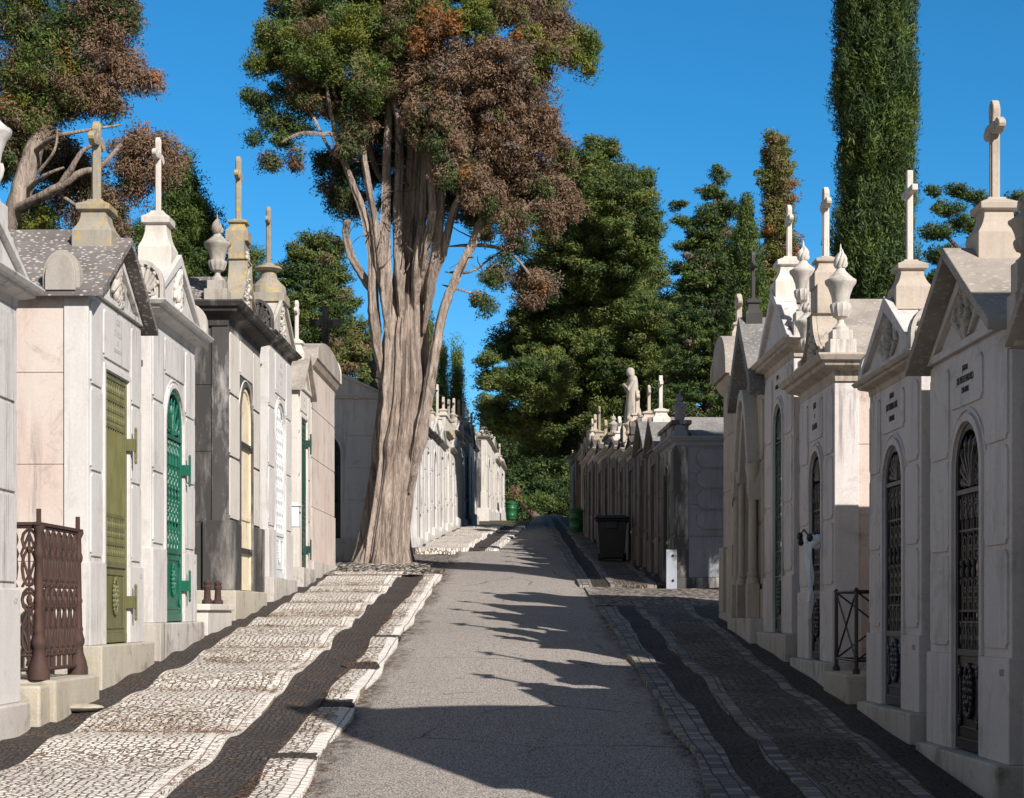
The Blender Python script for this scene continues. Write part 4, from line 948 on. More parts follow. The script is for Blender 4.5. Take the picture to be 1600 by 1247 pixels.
def far_row(s, ys, xf, rzf, feats, grp):
    for k,(a,bb,f) in enumerate(zip(ys[:-1],ys[1:],feats)):
        ym=(a+bb)/2; rt_=s=='R'; zf=Gs(a)+(rr.uniform(.05,.15) if rt_ else rr.uniform(.2,.34)); W=bb-a-rr.uniform(.04,.16); H=f.get('H',rr.uniform(1.85,2.15) if rt_ else rr.uniform(2.0,2.5)); kf=.62 if rt_ else .82
        c=dict(s=s,Y=(a,a+W),X=xf(ym),zf=zf,H=H,rz=rzf,label=f['label'],group=grp,mat=M[f.get('mat','white')],side=M[f.get('side','warm')],cornm=M[f.get('corn','grey')],dw=W*.36,dh=min(2.0,H-.25),arch=f.get('arch',k%2==0),dm=f.get('dm',('dkgreen','blackiron','rust','bluedoor','greyiron')[k%5]),ped=f.get('ped','cornice'),ch=.14,cp=.12,ap=H+f.get('rise',.62)*(.72 if rt_ else .9),low=False,D=2.2,np=2,roof=M[f.get('roof','slate2')],bw=W*.33,tw=.12,X_=0)
        if f.get('cross',1):
            c['cross']=dict(y=.12,pz=c['ap']-.10,cz=c['ap']+kf*f.get('pd',.28),top=c['ap']+kf*(f.get('pd',.28)+f.get('ct',.6)),arm=.12,aw=c['ap']+kf*(f.get('pd',.28)+f.get('ct',.6))-.13,th=f.get('th',.08),r=.15,pm=f.get('pm','warm'),st=f.get('st','bud'),ps=f.get('ps','flare'))
        if f.get('urn'): c['urns']=[dict(x=(-1 if s=='L' else 1)*(W/2-.06),y=.08,z=H+.14,h=.5,r=.12,bl=.16,m=f.get('um','grey'))]
        if f.get('shell'): c['shells']=[dict(x=(-1 if s=='L' else 1)*(W/2+.06),y=.05,z=H+.14,w=.36,h=.34)]
        r_=mausoleum(c)
        if f.get('statue'):
            b=MB(); b.box(-.22,.22,.0,.44,c['ap']-.3,c['ap']+.08); b.build('statue_base',M['warm'],r_,.01); statue(r_,0,.22,c['ap']+.08,f['statue'],M['grey'])
        if f.get('sidepanel'):
            b=MB(); xs_=(W/2-.018); hh=(H-.75)/4
            for q in range(4):
                b.prism([(y_,z_) for y_,z_ in scoop_rect(.34,1.1,.72+q*hh+.02,.72+(q+1)*hh-.02,.06)],xs_-.002,xs_+.02,'x')
            b.box(xs_-.01,xs_+.05,.21,2.2,.002,.62); b.build('side_panels',M['bluegrey'],r_,.004)
LR=[37.9,39.9,41.7,43.8,45.8,47.6,49.4,51.5,53.4,55.4,57.4,59.3]
LF=[dict(label='first white tomb house beyond the big cypress trunk, with a flat-topped block gable',ped='attic',rise=.55,cross=0,urn=1,um='white2'),
    dict(label='second white tomb house beyond the cypress, with a dark cornice and grey block gable',ped='attic',rise=.85,cross=1,ct=.35,corn='dark2'),
    dict(label='white tomb house beyond the cypress with stained gable, beside the rusty fence',corn='dark2',roof='slate',st='plain'),
    dict(label='white tomb house in the distant left row carrying the tallest thin cross',ct=1.05,pd=.36,st='plain',pm='white2'),
    dict(label='distant left tomb house with a grey lichened block gable',ped='attic',rise=.7,corn='lichen',ct=.4,mat='white2'),
    dict(label='distant left tomb house with a blackened near side and spire-like pedestal',side='dark',pd=.6,ps='round',pm='lichen',ct=.7),
    dict(label='distant left tomb house with an urn on its near roof corner',urn=1,rise=.55),
    dict(label='distant left tomb house with a bell-shaped gable',ped='bell',rise=.95),
    dict(label='distant left tomb house with a dark stained front and thin cross',mat='dark2',ct=.8,th=.06),
    dict(label='distant left tomb house with a plain stone gable roof',ped='gable',roof='slate2'),
    dict(label='last tomb house of the distant left row before the shaded gap',rise=.8,mat='white2',ct=.5)]
far_row('L',LR,lambda y:-2.19+.0435*(y-37.9),R(90-2.5),LF,'white tombs beyond the big cypress')
LR2=[63.5,66.6,69.0,72.0,76.0]
LF2=[dict(label='pale tomb house at the far end of the lane crowned by a weathered statue',H=2.6,statue=1.1,cross=0,ped='attic',rise=.4,mat='white2',side='dark2',urn=1),
     dict(label='tomb house behind the far statue with pale columns of stained stone',mat='white2',side='dark2'),
     dict(label='small pale tomb house near the far green barrel',mat='white2',rise=.5,H=2.0),dict(label='last pale tomb at the far bend of the lane',mat='white2',H=1.9,rise=.4)]
far_row('L',LR2,lambda y:-.98+.052*(y-63.5),R(90-3),LF2,'tombs at the far bend')
RR=[25.5,27.45,29.1,30.9,32.8,34.5,36.1,37.7,39.4,41.0,42.7,44.5,46.2,48.2,51.0,53.0,55.0,57.2,59.5,62.0]
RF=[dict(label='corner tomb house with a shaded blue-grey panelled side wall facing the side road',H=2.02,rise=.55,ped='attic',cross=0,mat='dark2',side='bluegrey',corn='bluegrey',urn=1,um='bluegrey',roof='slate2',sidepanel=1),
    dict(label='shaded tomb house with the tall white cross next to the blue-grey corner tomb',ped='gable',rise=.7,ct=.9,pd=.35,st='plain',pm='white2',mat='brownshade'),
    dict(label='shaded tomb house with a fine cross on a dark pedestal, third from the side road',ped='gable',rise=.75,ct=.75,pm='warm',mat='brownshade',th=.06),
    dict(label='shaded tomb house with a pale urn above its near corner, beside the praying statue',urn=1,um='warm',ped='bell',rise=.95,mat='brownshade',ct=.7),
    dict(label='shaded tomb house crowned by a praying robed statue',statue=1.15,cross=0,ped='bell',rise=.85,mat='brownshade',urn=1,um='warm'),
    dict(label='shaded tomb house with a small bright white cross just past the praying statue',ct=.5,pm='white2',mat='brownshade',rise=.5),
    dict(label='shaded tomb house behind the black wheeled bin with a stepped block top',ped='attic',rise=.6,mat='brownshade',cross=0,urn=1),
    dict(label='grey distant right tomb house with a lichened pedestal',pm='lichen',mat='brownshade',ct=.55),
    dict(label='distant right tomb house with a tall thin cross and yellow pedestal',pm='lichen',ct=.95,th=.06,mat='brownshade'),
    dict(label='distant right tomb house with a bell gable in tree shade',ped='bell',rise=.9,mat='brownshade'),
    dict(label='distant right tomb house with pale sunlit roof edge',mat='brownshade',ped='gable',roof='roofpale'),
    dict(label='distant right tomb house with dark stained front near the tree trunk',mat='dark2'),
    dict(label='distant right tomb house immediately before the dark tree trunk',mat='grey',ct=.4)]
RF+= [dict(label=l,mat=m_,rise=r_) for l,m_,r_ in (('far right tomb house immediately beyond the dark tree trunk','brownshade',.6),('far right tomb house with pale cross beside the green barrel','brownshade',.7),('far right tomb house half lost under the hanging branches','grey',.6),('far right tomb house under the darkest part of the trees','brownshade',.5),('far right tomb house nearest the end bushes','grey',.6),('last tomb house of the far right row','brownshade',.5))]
far_row('R',RR,lambda y:2.5-.035*(min(y,41)-25.5)+.012*max(0,y-41),R(-90+1.9),RF,'shaded tombs beyond the side road')
# roofs and a broken column standing in the second row
mausoleum(dict(label='tomb house behind the right row showing only its long dark slate roof', s='R', Y=(13.2,17.4), X=5.6, zf=-.6, H=2.35, ap=3.0, mat=M['warm'], dw=.6, dh=1.9, ped='gable', rz=R(0), loc=(5.4,15.6,-.35), low=True, roof=M['slate2'], D=2.2))
cl = MB(); cl.lathe([(0,.30),(.15,.30),(.2,.24),(.3,.22),(3.0,.20),(3.35,.195)],0,0,0,24); cl.add([],[])
co = cl.build('broken_column',M['grey'],None,0,40); co.location=(3.45,19.3,.5)
tag(co,'broken grey-green stone column rising behind the right-hand tombs','column')
dc=MB(); pedestal_mesh(dc,0,0,0,2.6,.25); cross_mesh(dc,0,0,2.5,5.1,.34,4.75,.14,'plain')
dco=dc.build('stone_cross',M['dark'],None,.01); dco.location=(-3.9,34.8,1.3); dco.rotation_euler=(0,0,R(5)); tag(dco,'dark standing stone cross seen against the trees above the left chapel','cross')

# ------------------------------------------------------------------ railings, bins, post, flowers
rl=empty('iron_railing',(-3.37,12.38,-.48),R(90-1),'rusty ornate cast iron railing on a stone block beside the olive door tomb','railing')
b=MB()
def panel(b,x0,x1,y0,y1):
    L=math.hypot(x1-x0,y1-y0); n=max(2,round(L/.135)); f=lambda u,z:(x0+(x1-x0)*u,y0+(y1-y0)*u,z)
    for z,r_ in ((.07,.016),(.17,.012),(1.09,.013)): b.tube([f(0,z),f(1,z)],r_,6)
    for k in range(n):
        u=(k+.5)/n; hw_=.46/n*.8
        b.tube([f(u,.07),f(u,1.09)],.010,6)
        for zc,h_ in ((.30,.11),(.57,.08),(.57,.05),(.80,.13),(1.0,.07)):
            b.tube([f(u+hw_*math.cos(a*.628),zc+h_*math.sin(a*.628)) for a in range(10)],.012,5,0,True)
        b.ball(f(u,.57),.022,.022,.04,6,4); b.ball(f(u,.93),.026,.018,.03,6,4)
        b.tube([f(u-hw_,.17),f(u-hw_*.2,.25),f(u-hw_,.38),f(u-hw_*.2,.5)],.011,5); b.tube([f(u+hw_,.17),f(u+hw_*.2,.25),f(u+hw_,.38),f(u+hw_*.2,.5)],.011,5)
        b.tube([f(u-hw_,.66),f(u-hw_*.1,.74),f(u-hw_*1.1,.9),f(u,1.04)],.011,5); b.tube([f(u+hw_,.66),f(u+hw_*.1,.74),f(u+hw_*1.1,.9),f(u,1.04)],.011,5)
        for q in range(3): b.tube([f(u+(q-1)*.28/n,.07),f(u+(q-1)*.28/n,.17)],.006,5)
panel(b,-.50,.50,0,0); panel(b,-.50,-.50,0,.55); b.build('panel',M['rust'],rl)
b=MB(); b.box(-.55,.58,-.022,.022,1.10,1.125); b.box(-.522,-.478,.0235,.58,1.10,1.125); b.build('top_rail',M['rust'],rl,.003)
for x in (-.50,.50):
    b=MB(); b.lathe([(0,0.0777),(.05,0.0777),(.10,0.0666),(.17,0.0444),(.22,0.0407),(.24,0.0518),(.27,0.0533),(.30,0.0444),(.33,0.0370),(.35,0.0429),(.37,0.0355),(.55,0.0311),(.57,0.0385),(.59,0.0311),(.86,0.0259),(.88,0.0370),(.91,0.0385),(.94,0.0296),(1.05,0.0266),(1.09,0.0444),(1.10,0.0444)],x,0,0,16)
    b.tube([(x,0,1.10),(x,0,1.22)],.018,6); b.build('post',M['rust'],rl,0,40)
b=MB(); b.box(-.55,.62,-.14,.75,-.33,-.001); b.box(-.80,-.552,-.10,.72,-.55,-.03); b.build('stone_base',M['ashlar'],rl,.02)
rk=MB()
r5=random.Random(8)
for k in range(14): rk.ball((r5.uniform(-.8,.5),r5.uniform(-.18,.05),r5.uniform(-.62,-.42)),r5.uniform(.05,.12),r5.uniform(.05,.09),r5.uniform(.04,.08),8,5)
rk.build('rubble',M['ashlar'],rl,0,60)
sl=MB(); sl.ball((0,0,0),.16,.09,.03,10,6); slo=sl.build('flat_stone',M['ashlar'],None,0,60); slo.location=(-3.16,12.25,-.70); tag(slo,'flat mossy stone lying on the dark strip below the rusty railing','stone')
# stub posts on a white kerb block
kb=empty('kerb_block',(-3.33,18.35,.02),R(90-1),'low white stone block with two rusty iron stubs before the blackened tomb','kerb block')
b=MB(); b.box(-.62,.75,-.10,.60,-.42,.0); b.box(-.66,.79,-.13,.62,.001,.07); b.build('block',M['white2'],kb,.01)
for x in (-.05,.55):
    b=MB(); b.lathe([(0,.06),(.04,.06),(.06,.04),(.16,.035),(.19,.05),(.21,.035),(.24,.045),(.27,.02)],x,.02,.07,12); b.build('stub_post',M['rust'],kb,0,40)
br=empty('iron_railing',(2.62,13.05,-.47),R(-90+1),'plain black railing with crossed bars on a stone block between the shaded tombs','railing')
b=MB()
for a,c_ in (((-.36,0),(.36,0)),((.36,0),(.36,.7)),((-.36,0),(-.36,.7))):
    P=lambda u,z:(a[0]+(c_[0]-a[0])*u,a[1]+(c_[1]-a[1])*u,z)
    b.tube([P(0,.63),P(1,.63)],.012,6); b.tube([P(0,.10),P(1,.10)],.010,6)
    b.tube([P(0,.10),P(1,.63)],.008,6); b.tube([P(0,.63),P(1,.10)],.008,6)
b.build('cross_bars',M['blackiron'],br)
for x,y in ((-.36,0),(.36,0),(.36,.7),(-.36,.7)):
    b=MB(); b.lathe([(0,.030),(.03,.030),(.05,.016),(.63,.015),(.64,.02),(.66,.008)],x,y,0,10); b.build('post',M['blackiron'],br)
b=MB(); b.box(-.44,.44,-.09,.8,-.5,-.001); b.build('stone_base',M['ashlar'],br,.02)
def wheelie(name,loc,rz,label,mat,h=1.0):
    o=empty(name,loc,rz,label,'bin')
    b=MB(); b.loft([(.08,-.21,.21,-.24,.24),(.10,-.22,.22,-.25,.25),(h*.86,-.28,.28,-.32,.32),(h*.87,-.31,.31,-.35,.35),(h*.91,-.31,.31,-.35,.35)]); b.box(-.10,.10,-.352,-.30,h*.70,h*.86); b.build('body',mat,o,.012)
    b=MB(); b.loft([(h*.915,-.33,.33,-.39,.36),(h*.94,-.33,.33,-.39,.36),(h*.985,-.26,.26,-.31,.30),(h,-.18,.18,-.2,.2)]); b.build('lid',mat,o,.012)
    b=MB(); b.tube([(-.24,.40,h*.90),(.24,.40,h*.90)],.018,8); b.build('handle',mat,o)
    for s in (-1,1):
        b=MB(); b.tube([(s*.20,.22,.10),(s*.27,.22,.10)],.10,16); b.build('wheel',M['binblack'],o,0,40)
    return o
wheelie('wheelie_bin',(1.90,31.6,Gs(31.6)+.0),R(-4),'black wheeled rubbish bin standing on the right pavement past the side road',M['binblack'],.90)
def barrel(loc,label,sc_):
    o=empty('rubbish_barrel',loc,0,label,'bin','green barrels by the lane')
    b=MB(); b.lathe([(0,.24),(.02,.26),(.20,.275),(.22,.285),(.24,.275),(.55,.30),(.57,.315),(.60,.30),(.78,.31),(.80,.335),(.84,.335)],0,0,0,24); x=b.build('body',M['bingreen'],o,0,40)
    b=MB(); b.lathe([(.842,.34),(.87,.34),(.92,.27),(.97,.10),(.99,.04)],0,0,0,24); b.build('lid',M['bingreen'],o,0,40)
    for s in (-1,1):
        b=MB(); b.tube([(s*.31,-.09,.70),(s*.37,-.09,.70),(s*.37,.09,.70),(s*.31,.09,.70)],.014,6); b.build('handle',M['bingreen'],o)
    o.scale=(sc_,)*3; return o
barrel((1.80,46.2,Gs(46.2)-.02),'green rubbish barrel in the shade on the right pavement behind the black bin',.72)
barrel((-.03,58.4,Gs(58.4)-.02),'green rubbish barrel at the far left edge of the lane, in sun',.68)
po=empty('marker_post',(2.43,25.35,Gs(25.35)),R(0),'short pale metal post with dark bolts against the blue-grey corner tomb','post')
b=MB(); b.box(-.08,.08,-.03,.03,-.05,.56); b.box(-.085,-.06,-.045,-.031,-.05,.56); b.build('post',M['signwhite'],po,.006)
for z in (.09,.47):
    b=MB(); b.lathe([(0,.02),(.012,.02),(.018,.01)],0,0,0,10); q=b.build('bolt',M['black'],po); q.rotation_euler=(R(90),0,0); q.location=(.02,-.031,z)
fl=empty('flower_bunch',(2.585,14.17,.60),R(-90+1),'bunch of blue-white flowers with a long white ribbon hanging on the shaded arched door','flowers')
b=MB()
for k in range(10):
    a=k*.63; b.ball((.05*math.cos(a)+.0,-.02+.04*math.sin(a*1.7),.03*math.sin(a)),.042,.035,.035,7,5)
b.build('blossoms',M['ribbon'],fl,0,60); fl.scale=(1.05,)*3
b=MB()
for (dx,dz) in ((-.30,.10),(-.26,.02),(.12,.05)):
    b.tube([(0,-.02,0),(dx*.6,-.06,dz*1.1),(dx,-.07,dz*.6)],.007,6); b.ball((dx,-.07,dz*.6),.028,.028,.035,7,5)
b.build('stems',M['blackiron'],fl,0,60)
b=MB()
for x0,L_,ph in ((.0,.60,0),(.03,.46,1.5)):
    P=[(x0+.03*math.sin(k/13*5+ph),-.05-.02*math.sin(k/13*6+ph),-.02-L_*k/13) for k in range(14)]
    vs=[];fs=[]
    for k,(xa,ya,za) in enumerate(P):
        w_=.018+.008*math.sin(k*.8+ph); tw=.5*math.sin(k*.45+ph)
        dx,dy=w_*math.sin(tw),w_*math.cos(tw)
        vs+=[(xa-dx,ya-dy,za),(xa+dx,ya+dy,za),(xa+dx+.003,ya+dy,za),(xa-dx+.003,ya-dy,za)]
        if k: o_=4*(k-1); fs+=[(o_,o_+1,o_+5,o_+4),(o_+1,o_+2,o_+6,o_+5),(o_+2,o_+3,o_+7,o_+6),(o_+3,o_,o_+4,o_+7)]
    b.add(vs,fs)
b.build('ribbon',M['ribbon'],fl,0,60)
mb=empty('letter_box',(-3.22,24.55,1.42),R(90-1),'little pale box fixed between the lattice door tomb and its neighbour','letter box')
b=MB(); b.box(-.09,.09,-.09,.09,-.16,.14); b.loft([(.141,-.11,.11,-.11,.10),(.165,-.11,.11,-.11,.10),(.20,-.06,.06,-.06,.06)]); b.build('box',M['whiteiron'],mb,.006)
b=MB(); b.box(-.06,.06,-.096,-.089,.04,.065); b.build('slot',M['black'],mb)

# ------------------------------------------------------------------ trees
def unit(a): return a/np.maximum(np.linalg.norm(a,axis=-1,keepdims=True),1e-6)
def foliage(name, parent, lobes, mats, L, Wd, rs, per, seed, up=0.35, spread=0.75, cover=1.0, flat=0.75):
    """lobes (x,y,z, rx,ry,rz, {material: weight}, droop): each is broken into boughs of radius rs, each bough into many small sprays"""
    r=np.random.default_rng(seed); names=list(dict.fromkeys(list(mats)+[k for lb in lobes if len(lb)>6 and lb[6] for k in lb[6]])); VV=[];MI=[];TN=[]
    for lb in lobes:
        C0=np.array(lb[:3]); Rr=np.maximum(np.array(lb[3:6]),rs*.6); wt=lb[6] if len(lb)>6 and lb[6] else mats; dr=lb[7] if len(lb)>7 else up
        rx,ry,rz=Rr; n=max(3,int(cover*(rx*ry+ry*rz+rx*rz)/3*4.2/(rs*rs)))
        d=unit(r.normal(size=(n,3))); f=np.clip(r.random(n)**.45,.15,1)
        c=C0+d*(Rr-rs*.45).clip(rs*.1)*f[:,None]
        ks=list(wt); p=np.array([wt[k] for k in ks],float); p/=p.sum()
        # neighbouring boughs share their colour: a smooth field picks the kind
        fld=.5+.5*np.sin(c[:,0]*1.9/rs*.25+1.3*lb[0])*np.cos(c[:,2]*1.7/rs*.25+lb[2]+c[:,1]*.4)
        fld=np.clip(.6*fld+.4*r.random(n),0,.999); rk=np.argsort(np.argsort(fld))/n
        cm=np.searchsorted(np.cumsum(p),np.clip(rk,0,.9999)); cm=np.minimum(cm,len(ks)-1)[np.repeat(np.arange(n),per)]; sw=r.random(n*per)<.16; cm[sw]=np.minimum(np.searchsorted(np.cumsum(p),r.random(sw.sum())),len(ks)-1)
        ct=r.random(n); sz=rs*r.uniform(.65,1.3,n)
        ax0=unit(d*np.array([1,1,.6])+np.array([0,0,dr*1.4])+r.normal(size=(n,3))*.2)
        m=n*per; ci=np.repeat(np.arange(n),per)
        q=unit(r.normal(size=(m,3))); rad=.35+.65*r.random((m,1))**.5
        # bough: a flattened tuft, ragged at its rim, denser outside
        rag=1+.28*np.sin(q[:,:1]*7+ci[:,None]*1.7)*np.sin(q[:,2:]*6+ci[:,None])+r.normal(0,.10,(m,1))
        al=(q*ax0[ci]).sum(1,keepdims=True)
        off=q*rad*rag*np.array([1,1,flat])+ax0[ci]*al*rad*.35
        pos=c[ci]+off*sz[ci][:,None]
        nrm=unit(q+r.normal(size=(m,3))*.38)
        ax=ax0[ci]*.8+q*.35+r.normal(size=(m,3))*spread*.7
        ax=unit(ax-nrm*(ax*nrm).sum(1,keepdims=True)*.75)
        sd=unit(np.cross(nrm,ax))
        l=L*(r.uniform(.5,1.4,m)*r.uniform(.75,1.35,n)[ci])[:,None]; wv=Wd*r.uniform(.6,1.35,m)[:,None]
        V=np.stack([pos-ax*l*.5,pos+sd*wv*.5-ax*l*.05,pos+ax*l*.5,pos-sd*wv*.5-ax*l*.05],1)
        VV.append(V); MI.append(np.array([names.index(k) for k in ks])[cm]); TN.append(np.clip(ct[ci]*.6+r.random(m)*.4,0,1))
    V=np.concatenate(VV).reshape(-1,3); m=len(V)//4; print(name,parent['label'][:30],m)
    return np_mesh(name,V,np.arange(m*4).reshape(m,4),[LM[k] for k in names],np.concatenate(MI),parent,False,np.concatenate(TN))
def limb(b, pts, r0, r1, n=9, seed=0, sub=6, gnarl=.06, flute=0, fl_amp=.0, taper_in=False):
    """smooth wandering tapered limb through the given points"""
    P=np.array(pts,float); rr_=np.random.default_rng(seed); out=[]
    m=len(P)
    for i in range(m-1):
        p0=P[max(i-1,0)];p1=P[i];p2=P[i+1];p3=P[min(i+2,m-1)]
        for k in range(sub):
            t=k/sub; out.append(.5*((2*p1)+(-p0+p2)*t+(2*p0-5*p1+4*p2-p3)*t*t+(-p0+3*p1-3*p2+p3)*t**3))
    out.append(P[-1]); out=np.array(out); N=len(out)
    rad=(r0+(r1-r0)*np.linspace(0,1,N)**.8)*(np.clip(.25+np.linspace(0,1,N)*4.5,0,1) if taper_in else 1)
    out[1:-1]+=rr_.normal(size=(N-2,3))*rad[1:-1,None]*gnarl
    ph=rr_.uniform(0,6.28,4)
    fl=(lambda a,k: 1+fl_amp*(math.sin(flute*a+ph[0]+.11*k)+.6*math.sin((flute*2+1)*a+ph[1]-.07*k)+.5*math.sin(3*a+ph[2]))) if flute else None
    b.tube(out,list(rad*(1+rr_.normal(0,.03,N))),n,0,False,fl)
def W(x,y,Y): return ((x-800)/2600*Y, Y, (957-y)/2600*Y)

# the big multi-stemmed cypress beside the lane
bt=empty('cypress_tree',(-2.36,31.3,Gs(31.3)-.05),0,'big old cypress with fluted pale trunk, many stems and half-dead brown crown','tree')
bo=np.array([-2.36,31.3,Gs(31.3)-.05])
def B(x,y,dy=0.0): 
    return tuple(np.array(W(x,y,31.3+dy))-bo)
tb=MB()
rt=np.random.default_rng(4)
# fused main bole: flared, deeply fluted
prof=[(895,598,52),(880,600,45),(860,602,39),(820,606,33),(770,612,31),(720,619,33),(690,624,40),(660,628,40),(620,631,39),(580,632,39),(540,632,37),(500,634,33),(460,636,29),(425,638,26),(395,640,24),(360,643,21),(330,645,19),(280,648,17),(200,652,15),(100,655,13),(0,657,10),(-90,657,7)]
V=[];nn=150
ph=rt.uniform(0,6.28,8)
rowsY=np.arange(895,-91,-4.0)
px=np.interp(-rowsY,[-p[0] for p in prof],[p[1] for p in prof]); pr=np.interp(-rowsY,[-p[0] for p in prof],[p[2] for p in prof])
for y_,x_,r_ in zip(rowsY,px,pr):
    for i in range(nn):
        a=2*math.pi*i/nn; h=(880-y_)/100
        fl=.10*math.sin(5*a+ph[0]+.25*h)+.085*math.sin(8*a+ph[1]-.30*h)+.06*math.sin(13*a+ph[2]+.35*h)+.028*math.sin(21*a+ph[3]-.2*h)
        fl+=.05*math.sin(3*a+ph[4])*math.sin(1.3*h+ph[5])
        cv=abs(math.sin(4.5*a+ph[7]+.22*math.sin(2.1*h)+.12*h)); fl-=.17*(1-cv)**5; cv=abs(math.sin(8*a+ph[6]-.3*h+.4*math.sin(1.7*h))); fl-=.10*(1-cv)**4; fl+=.014*math.sin(37*a+ph[1]+1.1*math.sin(3*h))+.010*math.sin(53*a-2*h)
        kn=sum(.16*math.exp(-(((a-ka+math.pi)%(2*math.pi)-math.pi)/.28)**2-((y_-ky)/22)**2) for ka,ky in ((4.3,700),(5.0,690),(4.8,655),(4.0,655),(5.3,600),(4.5,520),(3.9,610)))
        fr=1+fl*(1.25 if y_>400 else .9)+kn+(.16*max(0,(y_-840)/50)*math.sin(6*a+ph[6]) if y_>840 else 0)
        rr2=r_*(.86 if y_<640 else .86+.14*min(1,(y_-640)/120))*31.3/2600*fr
        c=B(x_,y_); V.append((c[0]+rr2*math.cos(a),c[1]+rr2*.92*math.sin(a),c[2]))
n_=len(rowsY); i=np.arange(n_-1)[:,None]*nn+np.arange(nn)[None,:]; j=np.arange(n_-1)[:,None]*nn+(np.arange(nn)[None,:]+1)%nn
F=np.stack([i,j,j+nn,i+nn],-1).reshape(-1,4)
np_mesh('trunk',V,F,M['bark'],None,bt,True)
stems=[ # (photo track, depth start/end, radius start/end in metres)
 ([(640,770),(652,700),(668,620),(682,540),(694,480),(716,425),(738,380),(756,330),(764,275),(766,200)],-.35,-.6,.17,.06),
 ([(604,620),(590,540),(583,470),(581,400),(570,340),(550,285),(529,225),(514,160),(505,90)],-.2,-.7,.21,.02),
 ([(609,560),(604,470),(601,400),(603,330),(604,250),(608,160),(612,60),(618,-60)],-.45,-.5,.21,.03),
 ([(598,480),(592,410),(583,330),(571,260),(562,180),(556,110),(552,40)],-.4,-.9,.15,.02),
 ([(628,520),(624,430),(621,340),(623,240),(620,130),(616,20),(616,-70)],-.45,-.35,.19,.03),
 ([(662,520),(676,430),(686,350),(690,270),(688,200),(690,110),(692,30)],-.45,-.8,.19,.03),
 ([(664,470),(690,400),(708,330),(728,280),(740,230),(744,160),(750,100)],-.3,-1.1,.14,.02),
 ([(660,470),(664,400),(676,330),(672,260),(680,180)],-.5,-.9,.16,.05),
 ([(648,500),(652,420),(660,340),(664,250),(670,150),(678,40),(684,-60)],-.5,-.3,.18,.03),
 ([(590,470),(566,430),(549,400),(540,365),(543,345)],-.1,-.5,.13,.06),
 ([(560,330),(545,270),(525,215),(500,210),(470,208),(440,222)],-.6,-.9,.07,.025),
 ([(622,250),(624,200),(616,150),(628,90),(640,20)],-.6,-.8,.10,.05),
 ([(700,385),(745,383),(780,388),(805,402),(830,432),(842,445)],-.3,-.6,.06,.02),
 ([(695,425),(735,425),(765,405),(790,388)],-.3,-.2,.05,.015),
 ([(690,445),(725,455),(750,462),(770,470)],-.4,-.4,.04,.014),
 ([(740,360),(775,340),(805,335),(840,310)],-.5,-.5,.08,.03),
 ([(610,300),(585,260),(575,210),(585,150)],.3,.8,.10,.04),
 ([(690,300),(720,250),(770,200),(810,140)],.2,.9,.11,.04),
 ([(655,220),(700,150),(770,90),(850,60)],.2,-.2,.10,.03),
 ([(625,180),(560,110),(490,70),(440,60)],.1,-.3,.10,.03),
 ([(560,250),(520,240),(480,170),(430,150)],-.4,-.6,.06,.02)]
for k,(tr,d0,d1,r0,r1) in enumerate(stems):
    b=MB(); pts=[B(x,y,(d0+(d1-d0)*q/(len(tr)-1))*(1 if q else .3)) for q,(x,y) in enumerate(tr)]
    limb(b,pts,r0*.64,r1,24 if r0>.12 else 10,k+10,9,.06,5 if r0>.12 else 3,.13,True); b.build('stem',M['bark'],bt,0,70)
b=MB(); rt2=np.random.default_rng(9)
for k in range(70):    # dead twigs
    x,y=rt2.uniform(520,800),rt2.uniform(120,440); a=rt2.uniform(-.2,3.3); l=rt2.uniform(25,70)
    pts=[B(x,y,rt2.uniform(-1,.3))]
    for q in range(3): 
        x+=l/3*math.cos(a); y-=l/3*math.sin(a); a+=rt2.uniform(-.6,.6); pts.append(B(x,y,-.4+rt2.uniform(-.3,.3)))
    limb(b,pts,.016,.005,5,k,3,.2)
b.build('twigs',M['bark2'],bt)
GR={'green':4,'lime':4.5,'olive':2,'brown':1}; BR={'brown':8,'grey':2,'orange':.3,'olive':.5}; DK={'dark':5,'green':3,'brown':1}; OR={'orange':6,'brown':3}; LI={'lime':5,'green':3,'brown':.7}; BG={'brown':4,'green':2,'dark':2,'olive':1}
def lob(x,y,rx,ry,wt,dr=.35,dy=0.,dz=None): 
    c=B(x,y,dy); f=31.3/2600; return (c[0],c[1],c[2],rx*f,(dz if dz else (rx+ry)/2)*f,ry*f,wt,dr)
